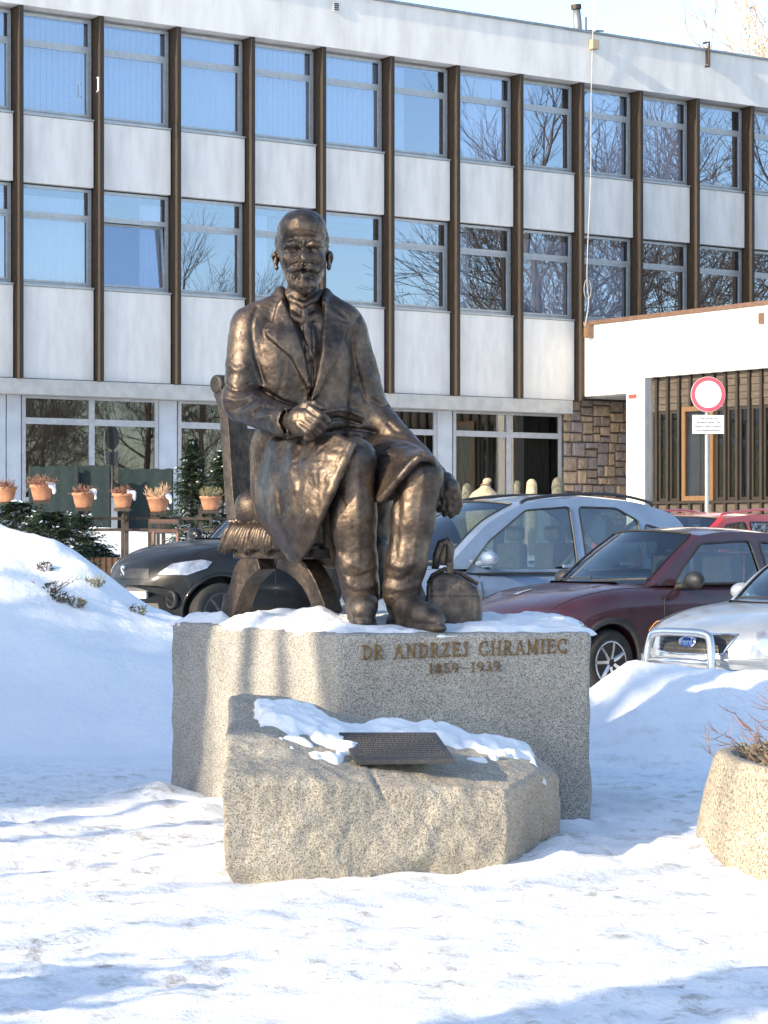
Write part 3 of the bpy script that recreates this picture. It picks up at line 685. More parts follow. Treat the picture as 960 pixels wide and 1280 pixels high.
# left hand hanging beyond the knee
F.path([P(545, 597, 13.74), P(556, 604, 13.68), P(563, 609, 13.62)], [.052, .060, .052], .02)
F.path([P(552, 608, 13.68), P(560, 616, 13.62)], [.04, .04], .02)
for pts, r_ in (([(566, 606), (573, 618), (574.5, 630), (571, 640)], .0215), ([(562, 612), (568, 622), (569, 634), (564, 645)], .023), ([(557, 616), (561.5, 626), (561.5, 637), (556, 643)], .0215), ([(552, 618), (554.5, 627), (553, 635), (549, 638)], .0185)):
    F.path([P(*q_, 13.60+.012*i) for i, q_ in enumerate(pts)], [r_*1.1, r_, r_*.92, r_*.8], .004)
F.path([P(553, 604, 13.62), P(547, 613, 13.58), P(544, 623, 13.57), P(548, 630, 13.58)], [.026, .023, .021, .018], .006)
F.path([P(356, 366, 14.02), P(364, 374, 13.96), P(379, 381, 13.92), P(394, 374, 13.96), P(402, 366, 14.02)], [.020]*5, .010)
F.relief([('line', [(380, 404), (378, 412), (381, 440)], -.008, 1.2), ('line', [(386, 404), (390, 412), (391, 440)], -.008, 1.2), ('line', [(372, 408), (388, 445), (391, 478)], -.012, 1.5)], ymax=13.95)
F.rough(.008, 16, 67); F.rough(.004, 40, 68)
body_me = join_meshes([F.mesh('torso_core'), head_me], 'body')
link('body', body_me, 'bronze', man, False, True).matrix_parent_inverse = MW[man.name].inverted()
print('body', time.time()-T0)
# the coat
F = Field((-1.02, 13.05, 1.35), (.42, 14.62, 3.22), .0095)
F.ell(P(379, 455, 14.07), (.285, .225, .42), .05); F.ell(P(380, 545, 14.10), (.275, .26, .30), .08)
F.cap(P(330, 397, 14.03), P(362, 383, 14.06), .105, .10, .05); F.cap(P(429, 400, 14.05), P(398, 383, 14.07), .105, .10, .05)
F.cap(P(345, 440, 13.98), P(352, 520, 13.98), .12, .12, .08); F.cap(P(412, 440, 13.98), P(408, 520, 13.98), .12, .12, .08)
F.cap(P(314, 410, 14.02), P(302, 497, 13.95), .130, .112, .045); F.ell(P(302, 497, 13.96), (.112, .12, .13), .03)
F.cap(P(306, 505, 13.94), P(352, 525, 13.56), .118, .090, .04); F.cap(P(352, 525, 13.56), P(361, 527, 13.50), .088, .092, .02)
F.cap(P(364, 527, 13.46), P(372, 527, 13.40), .066, .07, .006, cut=True)
F.cap(P(434, 413, 14.08), P(462, 505, 14.14), .120, .098, .045); F.cap(P(462, 505, 14.14), P(476, 528, 14.13), .10, .10, .04); F.cap(P(476, 528, 14.12), P(545, 594, 13.78), .098, .068, .04)
# lap: thighs under cloth
F.cap(P(362, 608, 14.12), P(441, 573, 13.53), .165, .128, .06); F.cap(P(425, 602, 14.12), P(527, 594, 13.46), .16, .118, .06)
F.path([P(440, 500, 14.1), P(452, 545, 14.12)], [.09, .10], .06); F.cap(P(340, 560, 14.12), P(334, 640, 14.16), .13, .10, .07); F.cap(P(380, 590, 14.1), P(470, 590, 13.9), .14, .12, .08)
# standing collar
F.path([P(346, 376, 14.10), P(351, 365, 14.03), P(357, 376, 13.95)], [.03, .026, .022], .03); F.path([P(412, 378, 14.10), P(407, 367, 14.03), P(402, 378, 13.95)], [.03, .026, .022], .03)
F.path([P(346, 376, 14.12), P(378, 366, 14.22), P(412, 378, 14.12)], [.04, .05, .04], .03)
F.cap(P(379, 340, 14.01), P(379, 400, 14.0), .112, .115, .02, cut=True)
# V opening
vy = [P(366, 385, 13.80), P(380, 425, 13.78), P(389, 470, 13.78)]
idx, x, y, z = F.near(.13); px = x/y*FPX+480; py = HZ-(z-CZ)/y*FPX
lft = np.interp(py, [340, 375, 400, 440, 478, 484], [354, 356, 365, 379, 389, 391]); rgt = np.interp(py, [340, 375, 400, 440, 478, 484], [404, 402, 404, 401, 393, 391])
inn = np.minimum(px-lft, rgt-px)*.0047; core = np.where((y < 14.05) & (py > 340), inn, -1)
F.F[idx] = np.maximum(F.F[idx], np.clip(core, -1, .05)*1.0).astype(np.float32)
# skirts of the coat
g = lambda *r: [P(*q_) for q_ in r]
F.sheet([g((343, 556, 13.90), (382, 549, 13.62), (415, 547, 13.42), (439, 556, 13.33)),
         g((326, 592, 13.98), (352, 594, 13.66), (392, 588, 13.40), (432, 574, 13.295)),
         g((324, 632, 14.02), (343, 638, 13.70), (378, 634, 13.44), (414, 612, 13.31)),
         g((336, 662, 14.02), (352, 668, 13.74), (374, 664, 13.50), (400, 645, 13.37)),
         g((352, 682, 14.00), (363, 694, 13.78), (374, 694, 13.62), (391, 672, 13.50))], .024, .035)
F.sheet([g((458, 606, 13.98), (452, 572, 13.98), (458, 552, 14.02), (482, 548, 14.12), (512, 566, 14.16), (520, 600, 14.1)),
         g((466, 616, 13.72), (470, 584, 13.62), (484, 560, 13.68), (506, 557, 13.84), (527, 580, 13.93), (532, 610, 13.9)),
         g((472, 622, 13.50), (487, 596, 13.42), (505, 572, 13.45), (526, 567, 13.55), (541, 590, 13.68), (543, 625, 13.72)),
         g((477, 624, 13.40), (500, 597, 13.29), (523, 573, 13.27), (540, 575, 13.33), (547, 600, 13.46), (541, 636, 13.58))], .021, .03)
F.path(g((476, 625, 13.39), (500, 597, 13.275), (523, 572.5, 13.255), (540, 575, 13.32), (547.5, 600, 13.46), (541, 638, 13.58)), [.018]*6, .012)
F.path(g((440, 557, 13.32), (432, 575, 13.285), (414, 613, 13.30), (400, 646, 13.36), (390, 674, 13.49), (374, 696, 13.61), (362, 696, 13.77)), [.02]*7, .012)
F.path(g((389, 481, 13.83), (385, 505, 13.82)), [.012]*2, .02)
F.relief([
  ('poly', [(352, 372), (366, 398), (380, 440), (388, 482), (384, 486), (364, 447), (333, 420), (331, 412), (341, 400), (346, 380)], .020, 3),
  ('poly', [(406, 374), (405, 400), (402, 440), (394, 480), (388, 503), (398, 494), (410, 470), (426, 440), (437, 405), (428, 396), (414, 384)], .022, 3),
  ('line', [(333, 398), (341, 401)], -.010, 1.2), ('line', [(424, 399), (436, 404)], -.012, 1.3),
  ('line', [(391, 482), (387, 500), (392, 512)], -.022, 1.6), ('line', [(386, 503), (392, 515)], -.016, 1.6),
  ('line', [(322, 384), (315, 405), (318, 440), (330, 478)], -.012, 2.4), ('line', [(447, 396), (441, 420), (444, 455), (456, 500)], -.013, 3.0),
  ('line', [(283, 482), (296, 488), (312, 480)], -.014, 2.5), ('line', [(280, 497), (296, 500), (316, 491)], .014, 3.5), ('line', [(290, 512), (305, 508), (320, 498)], -.010, 2.5),
  ('line', [(284, 455), (296, 462), (308, 458)], .010, 4), ('line', [(318, 517), (330, 510), (341, 511)], -.012, 2.0), ('line', [(322, 524), (336, 519)], .008, 2.5),
  ('line', [(356, 511), (353, 527), (358, 545)], -.012, 1.3), ('line', [(359, 512), (357, 527), (361, 543)], .010, 1.3),
  ('line', [(326, 486), (350, 500), (372, 508)], -.020, 2.2), ('line', [(340, 505), (352, 480), (356, 455)], -.006, 3),
  ('line', [(400, 530), (420, 523), (450, 530)], -.016, 2.2), ('line', [(405, 515), (430, 512), (452, 520)], .012, 3.0), ('line', [(410, 541), (440, 536), (470, 541)], -.014, 2.5),
  ('line', [(462, 455), (470, 468), (482, 470)], -.012, 3), ('line', [(466, 500), (478, 508), (490, 505)], -.014, 3), ('line', [(486, 530), (497, 540), (508, 538)], -.012, 2.5),
  ('line', [(372, 556), (362, 580), (368, 612)], .008, 4.5), ('line', [(378, 556), (371, 580), (376, 606)], -.009, 3.5), ('line', [(358, 560), (350, 600), (352, 640)], -.008, 5),
  ('line', [(345, 552), (338, 590), (345, 640), (358, 680)], .010, 6), ('line', [(312, 560), (318, 590), (335, 610)], -.009, 5), ('line', [(455, 560), (480, 566), (505, 572)], .010, 4),
  ('line', [(462, 585), (484, 572), (500, 570)], -.012, 3.5), ('line', [(505, 552), (524, 560), (536, 570)], .010, 3), ('line', [(382, 640), (376, 664), (372, 684)], .012, 4)],
  ymax=14.12)
F.rough(.008, 7, 71); F.rough(.007, 17, 72)
knee = P(400, 590, 13.45)
idx, x, y, z = F.near(.03); msk = np.clip(1-np.hypot(x-knee.x, z-knee.z)/.24, 0, 1)*(y < 13.75)
F.F[idx] += (np.clip(msk*2, 0, 1)*np.abs(vnoise(x, y, z, 22, 73))*-.016).astype(np.float32)
link('coat', F.mesh('coat'), 'bronze', man, True, True)
print('coat', time.time()-T0)
# trousers
F = Field((-.42, 12.95, 1.03), (.42, 14.3, 2.25), .0095)
F.cap(P(400, 600, 14.1), P(442, 574, 13.50), .13, .118, .05); F.cap(P(442, 576, 13.47), P(441, 650, 13.49), .124, .126, .05)
F.path(g((441, 640, 13.49), (446, 700, 13.53), (451, 742, 13.55)), [.134, .116, .110], .03)
F.cap(P(445, 600, 14.1), P(527, 594, 13.44), .13, .112, .05); F.path(g((526, 594, 13.42), (516, 650, 13.45), (508, 700, 13.46), (502, 742, 13.48)), [.120, .122, .113, .108], .04)
F.cap(P(405, 600, 13.95), P(412, 690, 13.95), .12, .10, .05); F.cap(P(470, 620, 13.95), P(468, 690, 13.95), .10, .10, .05); F.cap(P(470, 690, 13.85), P(474, 738, 13.75), .085, .05, .05)
F.relief([('line', [(430, 716), (445, 722), (458, 716)], -.007, 3), ('line', [(440, 706), (455, 712), (468, 708)], .006, 4), ('line', [(432, 730), (450, 735), (470, 730)], .006, 4),
  ('line', [(484, 722), (498, 726), (512, 718)], -.007, 3), ('line', [(480, 733), (500, 737), (522, 731)], .007, 4), ('line', [(490, 706), (505, 709), (520, 702)], .006, 4),
  ('line', [(448, 565), (447, 620), (449, 700)], .007, 3.5), ('line', [(531, 595), (524, 650), (517, 705)], .008, 3.5), ('line', [(420, 600), (430, 640), (427, 690)], -.008, 4), ('line', [(500, 610), (498, 660), (494, 700)], -.010, 4)], ymax=13.9)
F.rough(.010, 8, 74); F.rough(.009, 19, 75)
link('trousers', F.mesh('trousers'), 'bronze', man, True, True)
# shoes
for pts, rs in ((g((453, 752, 13.62), (452, 756, 13.50), (454, 762, 13.34)), (.082, .088, .075)), (g((500, 754, 13.56), (512, 762, 13.42), (530, 770, 13.27), (545, 776, 13.17)), (.085, .088, .072, .055))):
    F = Field((min(p.x for p in pts)-.16, min(p.y for p in pts)-.16, PT-.03), (max(p.x for p in pts)+.16, max(p.y for p in pts)+.16, PT+.35), .0095)
    F.path(pts, rs, .04); e = pts[-1]; d = (pts[-1]-pts[0]).normalized()
    F.path([Vector((p.x, p.y, PT+.022)) for p in pts]+[Vector((e.x+d.x*.05, e.y+d.y*.05, PT+.03))], [r_*1.02 for r_ in rs]+[.03], .012)
    sl = F.F.shape; Zs = F.lo[2]+np.arange(sl[2])*F.h; F.F = np.maximum(F.F, (PT+.006-Zs)[None, None, :]).astype(np.float32)
    idx, x, y, z = F.near(.03); F.F[idx] += (np.exp(-((z-PT-.045)/.008)**2)*.010).astype(np.float32); F.rough(.010, 14, 76)
    link('shoe', F.mesh('shoe'), 'bronze_dull', man, True, True)
print('man', time.time()-T0)

# ------------------------------------------------------------------ bronze chair
ch = thing('armchair', 'bronze chair with curled back posts, sabre legs and tasselled seat under the seated man', 'chair', (-.934, 14.35, PT), math.atan2(-.74, .67))
cf, cl = Vector((.67, -.74, 0)).normalized(), Vector((.74, .67, 0)).normalized(); c0 = Vector((-.934, 14.35, 0))
def ca(px, py):                           # photo position on the chair's near side -> (along, height)
    k = (px-480)/FPX; a = (k*c0.y-c0.x)/(cf.x-k*cf.y); y_ = c0.y+cf.y*a
    return a, CZ+(HZ-py)/FPX*y_-PT
def sweep(pts, wid, b0, b1):
    """flat bar following pts (a,z) with widths, between lateral b0..b1, in the chair's own frame"""
    cp = catmull([(a, z, 0) for a, z in pts], 6); ws = np.interp(np.linspace(0, len(pts)-1, len(cp)), range(len(pts)), wid)
    mb = MB(); L_, Rr = [], []
    for i, p in enumerate(cp):
        d = (cp[min(i+1, len(cp)-1)]-cp[max(i-1, 0)]).normalized(); n_ = Vector((-d.y, d.x, 0))*ws[i]*.5; L_.append(p+n_); Rr.append(p-n_)
    rows = []
    for l, r_ in zip(L_, Rr): rows.append([(l.x, b0, l.y), (l.x, b1, l.y), (r_.x, b1, r_.y), (r_.x, b0, r_.y)])
    m = len(rows); vs = [v for r_ in rows for v in r_]
    fs = [(i*4+k, i*4+(k+1) % 4, (i+1)*4+(k+1) % 4, (i+1)*4+k) for i in range(m-1) for k in range(4)]+[(3, 2, 1, 0), tuple((m-1)*4+k for k in range(4))]
    return mb.add(vs, fs)
def chb(mb, name, mt='bronze', bevel=.012): return mb.build(name, mt, ch, False, False, bevel, True)
# seat side back post with rolled top
for b0, b1 in ((0, .15), (.72, .87)):
    post = [ca(271, 488), ca(277, 505), ca(281, 540), ca(284, 590), ca(288, 640), ca(298, 692)]
    p_ = sweep(post, [.085, .085, .08, .08, .085, .10], b0, b1)
    a, z = ca(270, 480); p_.lathe([(.05, b0-.008), (.058, b0), (.058, b1), (.05, b1+.008)], 16, (a, 0, z), 'y')
    chb(p_, 'back_post', 'bronze_dull' if b0 == 0 else 'bronze_dull')
for py in (495, 545, 600):
    a, z = ca({495: 276, 545: 283, 600: 287}[py], py); chb(MB().box((a-.02, .14, z-.05), (a+.02, .73, z+.05)), 'back_rail', 'bronze_dull')
# legs
for b0, b1 in ((0, .13), (.70, .83)):
    for pts, wd in (([ca(322, 700), ca(303, 714), ca(293, 738), ca(283, 769)], [.12, .15, .115, .11]), ([ca(346, 700), ca(366, 706), ca(386, 730), ca(402, 769)], [.10, .14, .115, .105])):
        chb(sweep([(a, max(z, .0)) for a, z in pts], wd, b0, b1), 'leg')
a0, z0 = ca(296, 694); a1, z1 = ca(386, 694)
chb(MB().box((a0-.03, -.01, z0-.02), (a1+.05, .84, z0+.045)), 'seat_frame')
za = z0+.045; zb = ca(320, 652)[1]
chb(MB().box((a0-.02, .01, za), (a1+.02, .82, zb)), 'seat_cushion', 'bronze', .03)
# rounded arm roll, the ball seen above the tassels
F = Field((-.25, -.2, .2), (.7, 1.1, 1.2), .012)
a2, z2 = ca(313, 634); F.cap((a2, .02, z2), (a2+.03, .62, z2), .112, .11, .02); F.cut = None; F.rough(.008, 14, 77)
link('arm_roll', F.mesh('arm_roll'), 'bronze', ch, False, True)
# tassels
rnd = random.Random(3)
braid = MB()
for i in range(25):
    t_ = i/24; a, z = ca(292+t_*64, 652); wob = math.sin(i*1.9)*.006
    braid.ball((a, -.015+wob, z+.004*math.sin(i*2.7)), (.022, .022, .018), 8, 6)
chb(braid, 'braid', 'bronze', 0)
tas = []
for i in range(19):
    t_ = i/18; a, z = ca(294+t_*60, 655); ae, ze = ca(281+t_*72, 689+3*math.sin(i)); 
    m_ = MB(); j = rnd.uniform(-.008, .008)
    m_.tube([(a, -.02, z), (a*.72+ae*.28+j, -.035-.012*rnd.random(), z*.72+ze*.28), (a*.35+ae*.65-j, -.035-.02*rnd.random(), z*.35+ze*.65), (ae, -.03-.02*rnd.random(), ze)], [.013, .019, .020, .015], 8)
    chb(m_, 'tassel', 'bronze', 0).data.shade_smooth()
# front row of tassels turning the corner
for i in range(12):
    bq = .03+i*.06; a, z = ca(356, 655); ae, ze = ca(362, 690)
    m_ = MB(); m_.tube([(a+.02, bq, z), (a+.045, bq+.01, (z+ze)/2), (a+.05, bq+rnd.uniform(-.01, .01), ze)], [.013, .02, .015], 7); chb(m_, 'tassel', 'bronze', 0).data.shade_smooth()
chb(MB().box((a0-.06, -.055, z0+.038), (a1+.06, .03, z0+.062)), 'fringe_band', 'bronze', .006)

# ------------------------------------------------------------------ doctor's bag
bagY = 13.62; bo = P(568, 767, bagY); bo.z = PT
bag = thing('doctors_bag', 'bronze gladstone bag with upright handle beside the left shoe', 'bag', bo, R(-6))
def bp(px, py): return ((px-568)/FPX*bagY, (767-py)/FPX*bagY)
prof = [bp(*q_) for q_ in ((533, 770), (601, 770), (602.5, 745), (602, 724), (597, 713), (583, 704), (569, 697), (553, 695), (541, 701), (534, 712), (532, 740))]
F = Field((-.24, -.22, -.04), (.24, .22, .46), .0085)
d2, X, Z2 = None, None, None
xs = (F.lo[0]+np.arange(F.n[0])*F.h)[:, None]; zs = (F.lo[2]+np.arange(F.n[2])*F.h)[None, :]
best = np.full((F.n[0], F.n[2]), 1e9); ins = np.zeros(best.shape, bool)
for i in range(len(prof)):
    (x1, y1), (x2, y2) = prof[i], prof[(i+1) % len(prof)]
    t_ = np.clip(((xs-x1)*(x2-x1)+(zs-y1)*(y2-y1))/((x2-x1)**2+(y2-y1)**2), 0, 1); best = np.minimum(best, np.hypot(xs-x1-t_*(x2-x1), zs-y1-t_*(y2-y1)))
    ins ^= ((y1 > zs) != (y2 > zs)) & (xs < (x2-x1)*(zs-y1)/(y2-y1+1e-9)+x1)
dd = np.where(ins, -best, best)[:, None, :]
ys = (F.lo[1]+np.arange(F.n[1])*F.h)[None, :, None]; hw = .125-.25*np.clip(zs[None]-.20, 0, 1)
yy = np.abs(ys)-hw-.012*np.cos(zs[None]*9); k = .03; h_ = np.clip(.5-.5*(yy-dd)/k, 0, 1); F.F = (yy*(1-h_)+dd*h_+k*h_*(1-h_)).astype(np.float32)
idx, x, y, z = F.near(.05); rim = np.exp(-((x-.12)/.006)**2)+np.exp(-((z-.20)/.006)**2)+np.exp(-((x+.13)/.006)**2)
F.F[idx] += (rim*.006).astype(np.float32); F.rough(.014, 9, 78)
link('bag_body', F.mesh('bag_body'), 'bronze_dull', bag, False, True)
(ax_, az_), (bx_, bz_) = bp(545, 701), bp(597, 711)
m_ = MB(); m_.tube([(-.15, -.02, .26), (*[bp(541, 700)[0]], -.02, bp(541, 700)[1]), (bp(556, 692)[0], -.02, bp(556, 692)[1]), (bp(575, 697)[0], -.02, bp(575, 697)[1]), (bp(598, 711)[0], -.02, bp(598, 711)[1])], .013, 8)
m_.build('frame_bar', 'bronze', bag, smooth=True)
(hx, hz), (hx2, hz2) = bp(549, 692), bp(553, 657)
for dy in (-.035, .035):
    m_ = MB(); m_.add([], []); pts = [(hx-.025, dy, hz), (hx-.012, dy, hz+.08), (hx2-.005, dy, hz2-.015), (hx2+.03, dy*.8, hz2), (hx2+.048, dy*.8, hz2-.03), (hx+.055, dy, hz+.02)]
    m_.tube(pts, [.018, .022, .026, .026, .024, .02], 8); m_.build('handle', 'bronze_dull', bag, smooth=True)
m_ = MB(); m_.box((hx+.005, -.03, hz+.02), (hx+.05, .03, hz+.145)); m_.build('strap', 'bronze_dull', bag, bevel=.01)
cx_, cz_ = bp(563, 694); MB().box((cx_-.02, -.06, cz_-.025), (cx_+.022, .0, cz_+.05)).build('clasp', 'bronze', bag, bevel=.008)
# ------------------------------------------------------------------ planter on the right
pl = thing('concrete_planter', 'pebbled concrete planter with dead heather at the right edge', 'planter', (2.65, 11.72, 0), R(8))
def sup(a, r, e=3.2): c_, s_ = math.cos(a), math.sin(a); q_ = (abs(c_)**e+abs(s_)**e)**(-1/e)*r; return c_*q_, s_*q_
mb = MB(); rows = []
for r_, z_ in ((1.0, -.08), (1.03, .02), (1.02, .12), (.985, .30), (.94, .46), (.925, .485), (.86, .485), (.84, .46), (.84, .38)):
    rows.append([(*sup(2*PI*i/72, r_), z_) for i in range(72)])
vs = [v for r_ in rows for v in r_]; n = 72
mb.add(vs, [(i*n+k, i*n+(k+1) % n, (i+1)*n+(k+1) % n, (i+1)*n+k) for i in range(len(rows)-1) for k in range(n)])
mb.build('bowl', 'concrete_pebble', pl, smooth=True)
mb = MB(); mb.add([(*sup(2*PI*i/40, .86), .40) for i in range(40)], [tuple(range(40))]); mb.build('soil', 'soil', pl)
def shrub_mesh(n, rad, hgt, rnd, thick=.004, curve=.4, disc=None):
    mb = MB()
    for i in range(n):
        a = rnd.uniform(0, 2*PI); r_ = rad*math.sqrt(rnd.random())*.8
        x, y = (r_*math.cos(a), r_*math.sin(a)) if disc is None else disc(rnd)
        p = Vector((x, y, 0)); d = Vector((rnd.gauss(0, curve)+x*.6/rad, rnd.gauss(0, curve)+y*.6/rad, 1)).normalized(); h_ = hgt*rnd.uniform(.4, 1.1); pts = [p.copy()]
        for j in range(4):
            p = p+d*h_/4; d = (d+Vector((rnd.gauss(0, .3), rnd.gauss(0, .3), rnd.gauss(0, .15)))).normalized(); pts.append(p.copy())
            if j > 0:
                for _ in range(2):
                    q_ = p.copy(); e = (d+Vector((rnd.gauss(0, .8), rnd.gauss(0, .8), rnd.gauss(0, .4)))).normalized()
                    mb.tube([q_, q_+e*h_*.14, q_+e*h_*.26+Vector((0, 0, h_*.04))], [thick*.6, thick*.5, thick*.2], 3, False)
        mb.tube(pts, [thick, thick*.9, thick*.8, thick*.6, thick*.3], 4, False)
    return mb
rnd = random.Random(12)
o = shrub_mesh(230, .8, .30, rnd, .0042, .7, lambda r: (sup(r.uniform(0, 2*PI), .8*math.sqrt(r.random())))).build('heather', 'twig', pl); o.location = (0, 0, .38); o['kind'] = 'stuff'
o = shrub_mesh(26, .8, .48, rnd, .0046, .35, lambda r: (sup(r.uniform(PI*.75, PI*1.5), .8*math.sqrt(r.random())))).build('tall_stems', 'heather', pl); o.location = (0, 0, .38); o['kind'] = 'stuff'
mb = MB()
for i in range(1400):
    x, y = sup(rnd.uniform(0, 2*PI), .84*math.sqrt(rnd.random())); z_ = rnd.uniform(.38, .53); d = Vector((rnd.gauss(0, 1), rnd.gauss(0, 1), rnd.gauss(0, .6))).normalized()*.03; e = d.orthogonal().normalized()*.008; p = Vector((x, y, z_))
    mb.add([p-d, p+e, p+d, p-e], [(0, 1, 2, 3)])
o = mb.build('dry_tufts', 'grass_dry', pl); o['kind'] = 'stuff'
print('props', time.time()-T0)
# ------------------------------------------------------------------ office building (local frame: x along the facade, y into it, z up)
BA = R(34.3); BO = Vector((-6.754, 44, 0)); UX, UY = math.cos(BA), math.sin(BA); BAY = 1.68; CU = 13.49
bld = thing('office_building', 'long white three storey office building with dark vertical fins and ribbon windows', 'building', BO, BA)
def Uo(px, d=0):                # facade coordinate of photo column px on the plane d metres behind the front
    k = (px-480)/FPX; bx, by = BO.x-UY*d, BO.y+UX*d; return (k*by-bx)/(UX-UY*k)
I0, I1 = -3, 15
ULEFT, URIGHT = BAY*I0, BAY*I1
def bb(lo, hi, name, mt, parent=bld, bevel=0): return MB().box(lo, hi).build(name, mt, parent, bevel=bevel)
# parapet and roof
bb((ULEFT, 0, 11.46), (URIGHT, .40, 12.55), 'parapet', 'render_white')
bb((ULEFT-.04, -.05, 12.552), (URIGHT+.04, .46, 12.60), 'coping', 'zinc')
bb((ULEFT, .402, 12.1), (URIGHT, 12, 12.2), 'roof', 'zinc')
bb((ULEFT, .43, 11.40), (URIGHT, .60, 12.0), 'lintel', 'panel_white')
bb((ULEFT, .402, 11.44), (URIGHT, .428, 11.459), 'soffit_strip', 'beam_grey')
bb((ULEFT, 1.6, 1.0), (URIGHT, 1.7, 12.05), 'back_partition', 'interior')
bb((ULEFT-.2, .2, 1.0), (ULEFT-.002, 12, 12.5), 'end_wall', 'render_white')
bb((URIGHT+.002, .2, 1.0), (URIGHT+.2, 12, 12.5), 'end_wall', 'render_white')
bb((ULEFT, 11.8, 1.0), (URIGHT, 12, 12.09), 'rear_wall', 'render_white')
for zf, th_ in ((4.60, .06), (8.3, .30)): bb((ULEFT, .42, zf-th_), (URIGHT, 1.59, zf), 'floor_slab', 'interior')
# fins
fin = MB().box((-.040, .012, 4.50), (.040, .42, 11.455)).mesh('fin', .004); fcap = MB().box((-.042, -.0, 4.50), (.042, .0115, 11.454)).mesh('fin_cap', .003)
for i in range(I0, I1+1):
    o = link('mullion', fin, 'fin_wood', bld); o.location = (BAY*i, 0, 0); link('front_strip', fcap, 'wood_dark', o)
# white panels, sheets shared between bays
pan = {}
for z0, z1 in ((4.52, 6.25), (8.20, 9.46)):
    pan[z0] = MB().box((.066, .22, z0), (BAY-.066, .40, z1)).mesh('panel', .012)
sil = MB().box((.066, .19, 0), (BAY-.066, .42, .035)).mesh('sill')
# window: frame with transom, two panes
def window_meshes(wd, z0, z1, tr, fw=.055):
    fr = MB().box((0, 0, z0), (fw, .06, z1)).box((wd-fw, 0, z0), (wd, .06, z1)).box((fw+.001, .002, z0), (wd-fw-.001, .058, z0+fw)).box((fw+.001, .002, z1-fw), (wd-fw-.001, .058, z1)).box((fw+.001, .004, tr-.045), (wd-fw-.001, .056, tr+.045)).mesh('frame')
    sa = MB(); a, b_, c, d = fw+.006, wd-fw-.006, z0+fw+.004, tr-.05; s_ = .04
    sa.box((a, -.012, c), (a+s_, .03, d)).box((b_-s_, -.012, c), (b_, .03, d)).box((a+s_+.001, -.01, c), (b_-s_-.001, .028, c+s_)).box((a+s_+.001, -.01, d-s_), (b_-s_-.001, .028, d))
    p1 = MB().box((a+s_-.004, .008, c+s_-.004), (b_-s_+.004, .014, d-s_+.004)).mesh('pane')
    p2 = MB().box((fw-.004, .022, tr+.04), (wd-fw+.004, .028, z1-fw+.004)).mesh('pane')
    return fr, sa.mesh('sash'), p1, p2
WW = BAY-.13
wm = {9.50: window_meshes(WW, 0, 1.90, 1.36), 6.29: window_meshes(WW, 0, 1.88, 1.34)}
rnd = random.Random(9)
def curtain_mesh(w_, h_, n=26, amp=.02, sd=0):
    r_ = random.Random(sd); mb = MB(); rows = []
    for i in range(n*3+1):
        x = w_*i/(n*3); y = amp*math.sin(i*2.1+r_.random()*.8); rows.append([(x, y, 0), (x, y*.7, h_)])
    return mb.grid(rows).mesh('curtain')
cur_full = curtain_mesh(WW-.1, 1.8); cur_part = curtain_mesh(.5, 1.8, 9, .03, 3)
blind = MB()
for i in range(12): blind.box((.02+i*.123, 0, 0), (.02+i*.123+.112, .004, 1.8))
blind = blind.mesh('blind')
CUR = {9.50: {-3: 'b', -2: 'f', -1: 'f', 0: 'b', 1: 'b', 2: 'f', 3: 'b', 5: 'p', 6: 'f', 7: 'p', 8: 'f', 9: 'f', 4: 'b'}, 6.29: {0: 'f', 1: 'r', -1: 'f', 6: 'p', 7: 'b', 8: 'f', 3: 'p'}}
for i in range(I0, I1):
    u0 = BAY*i
    for z0, z1 in ((4.52, 6.25), (8.20, 9.46)):
        if u0+BAY > CU+.1 and z0 < 5: continue
        o = link('spandrel_panel', pan[z0], 'panel_white', bld); o.location = (u0, 0, 0)
        o = link('sill', sil, 'alu', bld); o.location = (u0, 0, z1+.004)
    for z0 in (9.50, 6.29):
        fr, sa, p1, p2 = wm[z0]
        f = link('window', fr, 'alu', bld); f.location = (u0+.065, .32, z0)
        s_ = link('sash', sa, 'alu', f); q1 = link('pane', p1, 'window_glass', f); q2 = link('pane', p2, 'window_glass', f)
        if z0 < 7 and i == 1:                               # sash tilted into the room
            s_.rotation_euler = q1.rotation_euler = (-R(5), R(0), 0); s_.location.y = q1.location.y = .015; s_.location.z = q1.location.z = .004
        else: q1.rotation_euler = (rnd.uniform(-.002, .002), 0, rnd.uniform(-.003, .003)); q2.rotation_euler = (rnd.uniform(-.002, .002), 0, rnd.uniform(-.003, .003))
        k = CUR[z0].get(i)
        if k:
            o = link('curtain' if k != 'b' else 'blind', {'f': cur_full, 'p': cur_part, 'b': blind, 'r': cur_part}[k], 'curtain', f)
            o.location = (.05 if k != 'r' else 1.0, .16, .04)
